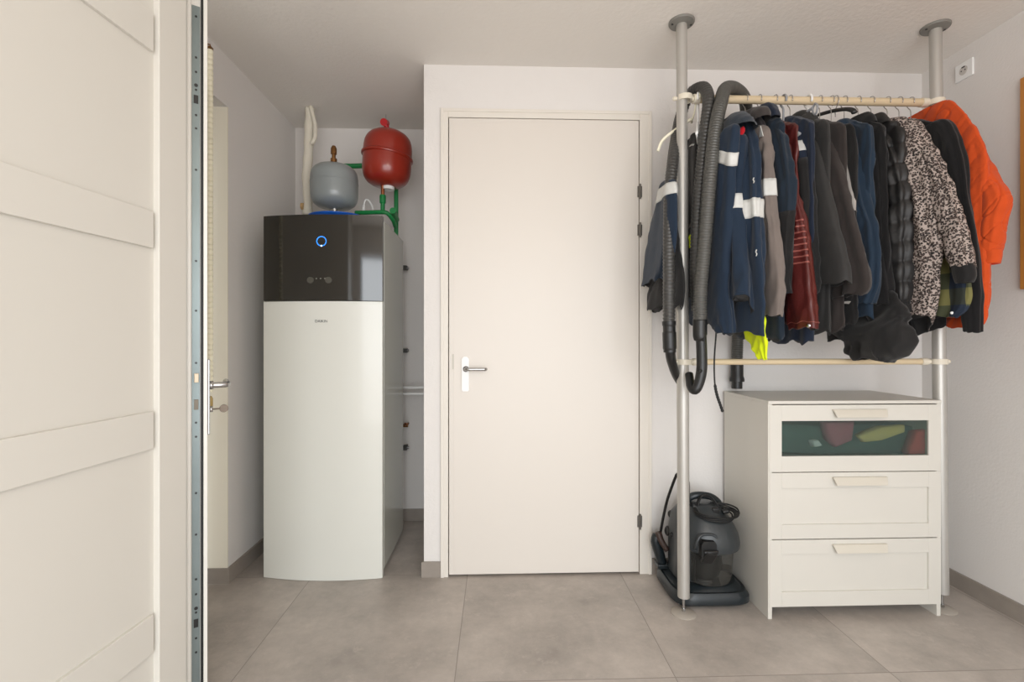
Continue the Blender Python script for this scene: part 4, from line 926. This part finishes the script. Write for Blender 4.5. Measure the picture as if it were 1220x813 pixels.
# ================================================================ VACUUM CLEANER
VX, VY = 1.012, 2.325
V = empty('vacuum_cleaner', (VX, VY, 0), 'dark grey wet vacuum cleaner with clear tank and coiled cable, left of the chest', 'vacuum cleaner')
def sup(cx, cy, rx, ry, z, e=.6, n=48, dy=0): return [Vector((cx + rx * math.copysign(abs(math.cos(2 * PI * i / n)) ** e, math.cos(2 * PI * i / n)), cy + ry * math.copysign(abs(math.sin(2 * PI * i / n)) ** e, math.sin(2 * PI * i / n)), z)) for i in range(n)]
def stack(rows, mi=0, bm=None):
    bm = bm or B(); rs = [ring(bm, r) for r in rows]
    for a, b in zip(rs, rs[1:]): bridge(bm, a, b)
    bm.faces.new(rs[0]); bm.faces.new(rs[-1][::-1]); return bm
by = VY
m_ = stack([sup(.995, 2.323, .172, .154, .012, .4), sup(.995, 2.322, .184, .167, .024, .4), sup(.995, 2.322, .184, .168, .050, .42), sup(.995, 2.325, .172, .158, .071, .45), sup(.996, 2.33, .162, .148, .069, .5), sup(.998, 2.335, .147, .142, .083, .7), sup(VX, by + .012, .135, .138, .086, .8)])
obj('base_tray', m_, VDARK, V, 'auto', 'dark blue-black wheeled base tray')
for sx, sy in ((-1, -1), (1, -1), (-1, 1), (1, 1)):
    m_ = B(); cyl(m_, (.989 + sx * .12 - .012, 2.333 + sy * .115, .016), (.989 + sx * .12 + .012, 2.333 + sy * .115, .016), .016); obj('caster', m_, BLACKR, V, 'auto')
m_ = stack([sup(VX, by, .118, .13, .088, 1), sup(VX, by, .124, .138, .11, 1), sup(VX, by, .130, .146, .245, 1)])
obj('tank', m_, TANK, V, 'auto', 'smoked clear water tank')
m_ = stack([sup(VX, by + .02, .06, .07, .09, 1), sup(VX, by + .02, .075, .085, .15, 1), sup(VX, by + .02, .07, .08, .23, 1)]); obj('filter', m_, BLACKPL, V, 'auto')
rows = []
for z, rx, ry, o in ((.243, .140, .156, 0), (.25, .149, .166, 0), (.275, .152, .168, 0), (.31, .146, .163, .002), (.35, .131, .15, .006), (.38, .115, .135, .01), (.41, .093, .118, .014), (.432, .066, .1, .018), (.44, .04, .07, .02)):
    rows.append(sup(VX - o * .5, by + o, rx, ry, z, .88))
mo = obj('motor_housing', stack(rows), VGREY, V, 'auto', 'dark grey domed motor housing')
# latch recess at the front
fx_ = on_y(846, 640, by - .17)
m_ = B(); prism(m_, [(-.035, .245), (.035, .245), (.035, .30), (.025, .315), (-.025, .315), (-.035, .30)], by - .176, by - .12, 'y', M=Matrix.Translation((fx_.x - .006, 0, 0))); obj('latch_recess', m_, BLACKR, V)
m_ = B(); tube(m_, [(fx_.x - .03, by - .180, .27), (fx_.x, by - .186, .272), (fx_.x + .03, by - .180, .27)], .008, 10, .01)
box(m_, -.026, .028, -.01, .006, -.065, .0, .005, Matrix.Translation((fx_.x, by - .186, .27)) @ Matrix.Rotation(.5, 4, 'X') @ Matrix.Rotation(.22, 4, 'Y')); obj('tank_latch', m_, BLACKPL, V, 'auto')
rb2 = B(); tube(rb2, [(fx_.x - .058, by - .148, .27), (fx_.x - .050, by - .156, .315), (fx_.x - .03, by - .150, .335), (fx_.x + .02, by - .148, .335), (fx_.x + .044, by - .152, .315), (fx_.x + .05, by - .150, .27)], .007, 8, .01); obj('latch_rim', rb2, VGREY, V, True)
# carrying handle
m_ = B(); tube(m_, [(VX - .085, by + .02, .40), (VX - .075, by + .01, .445), (VX - .04, by + .0, .468), (VX + .03, by + .0, .462), (VX + .075, by + .005, .43), (VX + .09, by + .01, .39)], .013, 12, .01, flat=1.3); obj('carry_handle', m_, VDARK, V, True)
# control side with sockets
for yy_, r_, zz_ in ((2.385, .024, .272), (2.325, .011, .278), (2.40, .018, .35)):
    c_ = Vector((VX - .152 + (.02 if zz_ > .3 else 0), yy_, zz_))
    m_ = B(); lathe(m_, [(r_, -.02), (r_, .008), (r_ * .8, .012), (r_ * .5, .008), (r_ * .1, .008)], c_, 20, (-1, -.15, .15)); obj('knob', m_, BLACKPL, V, 'auto')
# side bumper on the right
m_ = B(); box(m_, VX + .138, VX + .16, by - .02, by + .05, .20, .29, .009); obj('side_catch', m_, BLACKPL, V, 'auto')
# cable coil
cc = Vector((VX + .022, by - .085, .405)); m_ = B()
random.seed(3)
for k in range(7):
    R_ = .058 + .004 * k + random.uniform(-.004, .004); pts = []
    for i in range(17):
        t = 2 * PI * i / 16 + k; sag = -.014 * max(0, -math.sin(t)) 
        pts.append(cc + Vector((R_ * 1.35 * math.cos(t), R_ * .8 * math.sin(t), .006 * k * .6 + sag + .006 * math.sin(2 * t + k) + .08 * R_ * math.sin(t))))
    tube(m_, pts, .0038, 8, .008)
obj('cable_coil', m_, BLACKR, V, True)
m_ = B(); box(m_, cc.x - .02, cc.x + .012, cc.y - .012, cc.y + .012, cc.z - .004, cc.z + .03, .006); cyl(m_, cc + Vector((.03, 0, .01)), cc + Vector((.055, .0, .015)), .011); obj('plug', m_, BLACKPL, V, 'auto')
m_ = B(); tube(m_, [cc + Vector((-.08, .03, .02)), cc + Vector((-.045, .05, .07)), cc + Vector((.0, .05, .065)), cc + Vector((.03, .03, .02))], .004, 8, .008)
tube(m_, [cc + Vector((-.085, .04, .02)), cc + Vector((-.05, .06, .062)), cc + Vector((-.0, .06, .055)), cc + Vector((.022, .03, .02))], .004, 8, .008); obj('cable_loop', m_, BLACKR, V, True)
# left shoulder body (rear-left column)
m_ = stack([sup(VX - .105, by + .01, .05, .09, .09, .6), sup(VX - .11, by, .048, .095, .28, .6), sup(VX - .10, by + .01, .044, .085, .37, .7), sup(VX - .085, by + .02, .03, .06, .405, .8)])
obj('side_housing', m_, VGREY, V, 'auto')
# floor tool clipped beside the machine
T = empty('floor_nozzle', on_y(784, 668, 2.43), 'black and brown suction nozzle standing at the left end of the vacuum tray', 'nozzle')
m_ = B(); tube(m_, [on_y(789, 672, 2.42), on_y(785, 658, 2.42), on_y(781, 645, 2.42), on_y(783, 638, 2.42)], lambda s, t: .022 + .004 * math.sin(t * 3), 14, .008); obj('nozzle_body', m_, VDARK, T, True)
m_ = B(); tube(m_, [on_y(784, 634, 2.40), on_y(788, 645, 2.39), on_y(795, 656, 2.38)], lambda s, t: .017 - .003 * t, 10, .008); obj('trigger_grip', m_, VBROWN, T, True, 'dark brown grip')
m_ = B(); box(m_, *(lambda q: (q.x - .03, q.x + .03, q.y - .03, q.y + .04))(on_y(789, 665, 2.42)), .076, .10, .006); obj('foot_block', m_, VDARK, T, 'auto')
m_ = B(); tube(m_, [on_y(806, 566, 2.22), on_y(802, 576, 2.25), on_y(795, 596, 2.30), on_y(790, 618, 2.36), on_y(787, 634, 2.40)], .0065, 10, .01)
tube(m_, [on_y(806, 566, 2.22), on_y(814, 562, 2.2), on_y(820, 575, 2.2), on_y(820, 600, 2.24), Vector((VX - .06, by, .43))], .0065, 10, .01)
tag(obj('vacuum_tube', m_, BLACKR, None, True), 'thin black tube arching behind the left pole down to the nozzle', 'tube')
# ================================================================ OUTSIDE
def brick():
    x = NT('brick_paving'); tc = x.n('ShaderNodeTexCoord')
    br = x.n('ShaderNodeTexBrick', Scale=4.0); x.l(tc.outputs['Object'], br.inputs['Vector'])
    br.inputs['Color1'].default_value = rgb(176, 140, 124); br.inputs['Color2'].default_value = rgb(156, 126, 116); br.inputs['Mortar'].default_value = rgb(190, 184, 176)
    x.l(br.outputs['Color'], x.b.inputs['Base Color']); x.b.inputs['Roughness'].default_value = .9
    return x.m
struct('driveway', bx(-9, 9, -14, -1.5, -.12, -.02), brick())
struct('side_path', bx(-9, -3.0, -1.5, 9, -.12, -.02), mat('path_concrete', rgb(180, 176, 168), .9))
# ================================================================ LIGHT
W = bpy.data.worlds.new('sky'); SC.world = W; W.use_nodes = True
wt = W.node_tree; bg = wt.nodes['Background']; bg.inputs[0].default_value = (0.88, 0.945, 1.0, 1); bg.inputs[1].default_value = 2.2
def area(name, loc, rot, sx, sy, power, col):
    l = bpy.data.lights.new(name, 'AREA'); l.shape = 'RECTANGLE'; l.size = sx; l.size_y = sy; l.energy = power; l.color = col
    o = bpy.data.objects.new(name, l); COL.objects.link(o); o.location = loc; o.rotation_euler = rot
    return o
area('sky_light', (.475, RY - .1, 1.2), (math.radians(90), 0, 0), 2.8, 2.1, 66, (.95, .975, 1.0))
l = bpy.data.lights.new('warm_fill', 'POINT'); l.energy = 12.5; l.color = (1.0, .855, .66); l.shadow_soft_size = .16  # unseen warm fill added behind the viewer to lift ceiling and door top
o = bpy.data.objects.new('warm_fill', l); COL.objects.link(o); o.location = (.5, -.75, 2.3)
# ================================================================ CAMERA
cd = bpy.data.cameras.new('camera'); cam = bpy.data.objects.new('camera', cd); COL.objects.link(cam)
cam.location = (0, 0, H); cam.rotation_euler = (math.radians(90), 0, -A)
cd.lens = 17.0; cd.sensor_width = 36.0; cd.sensor_fit = 'HORIZONTAL'; cd.shift_y = -2.5 / 1220; cd.clip_start = .02
SC.camera = cam
SC.view_settings.view_transform = 'Standard'; SC.view_settings.look = 'None'; SC.view_settings.gamma = 1.0; SC.view_settings.use_curve_mapping = False
SC.view_settings.exposure = 0.0
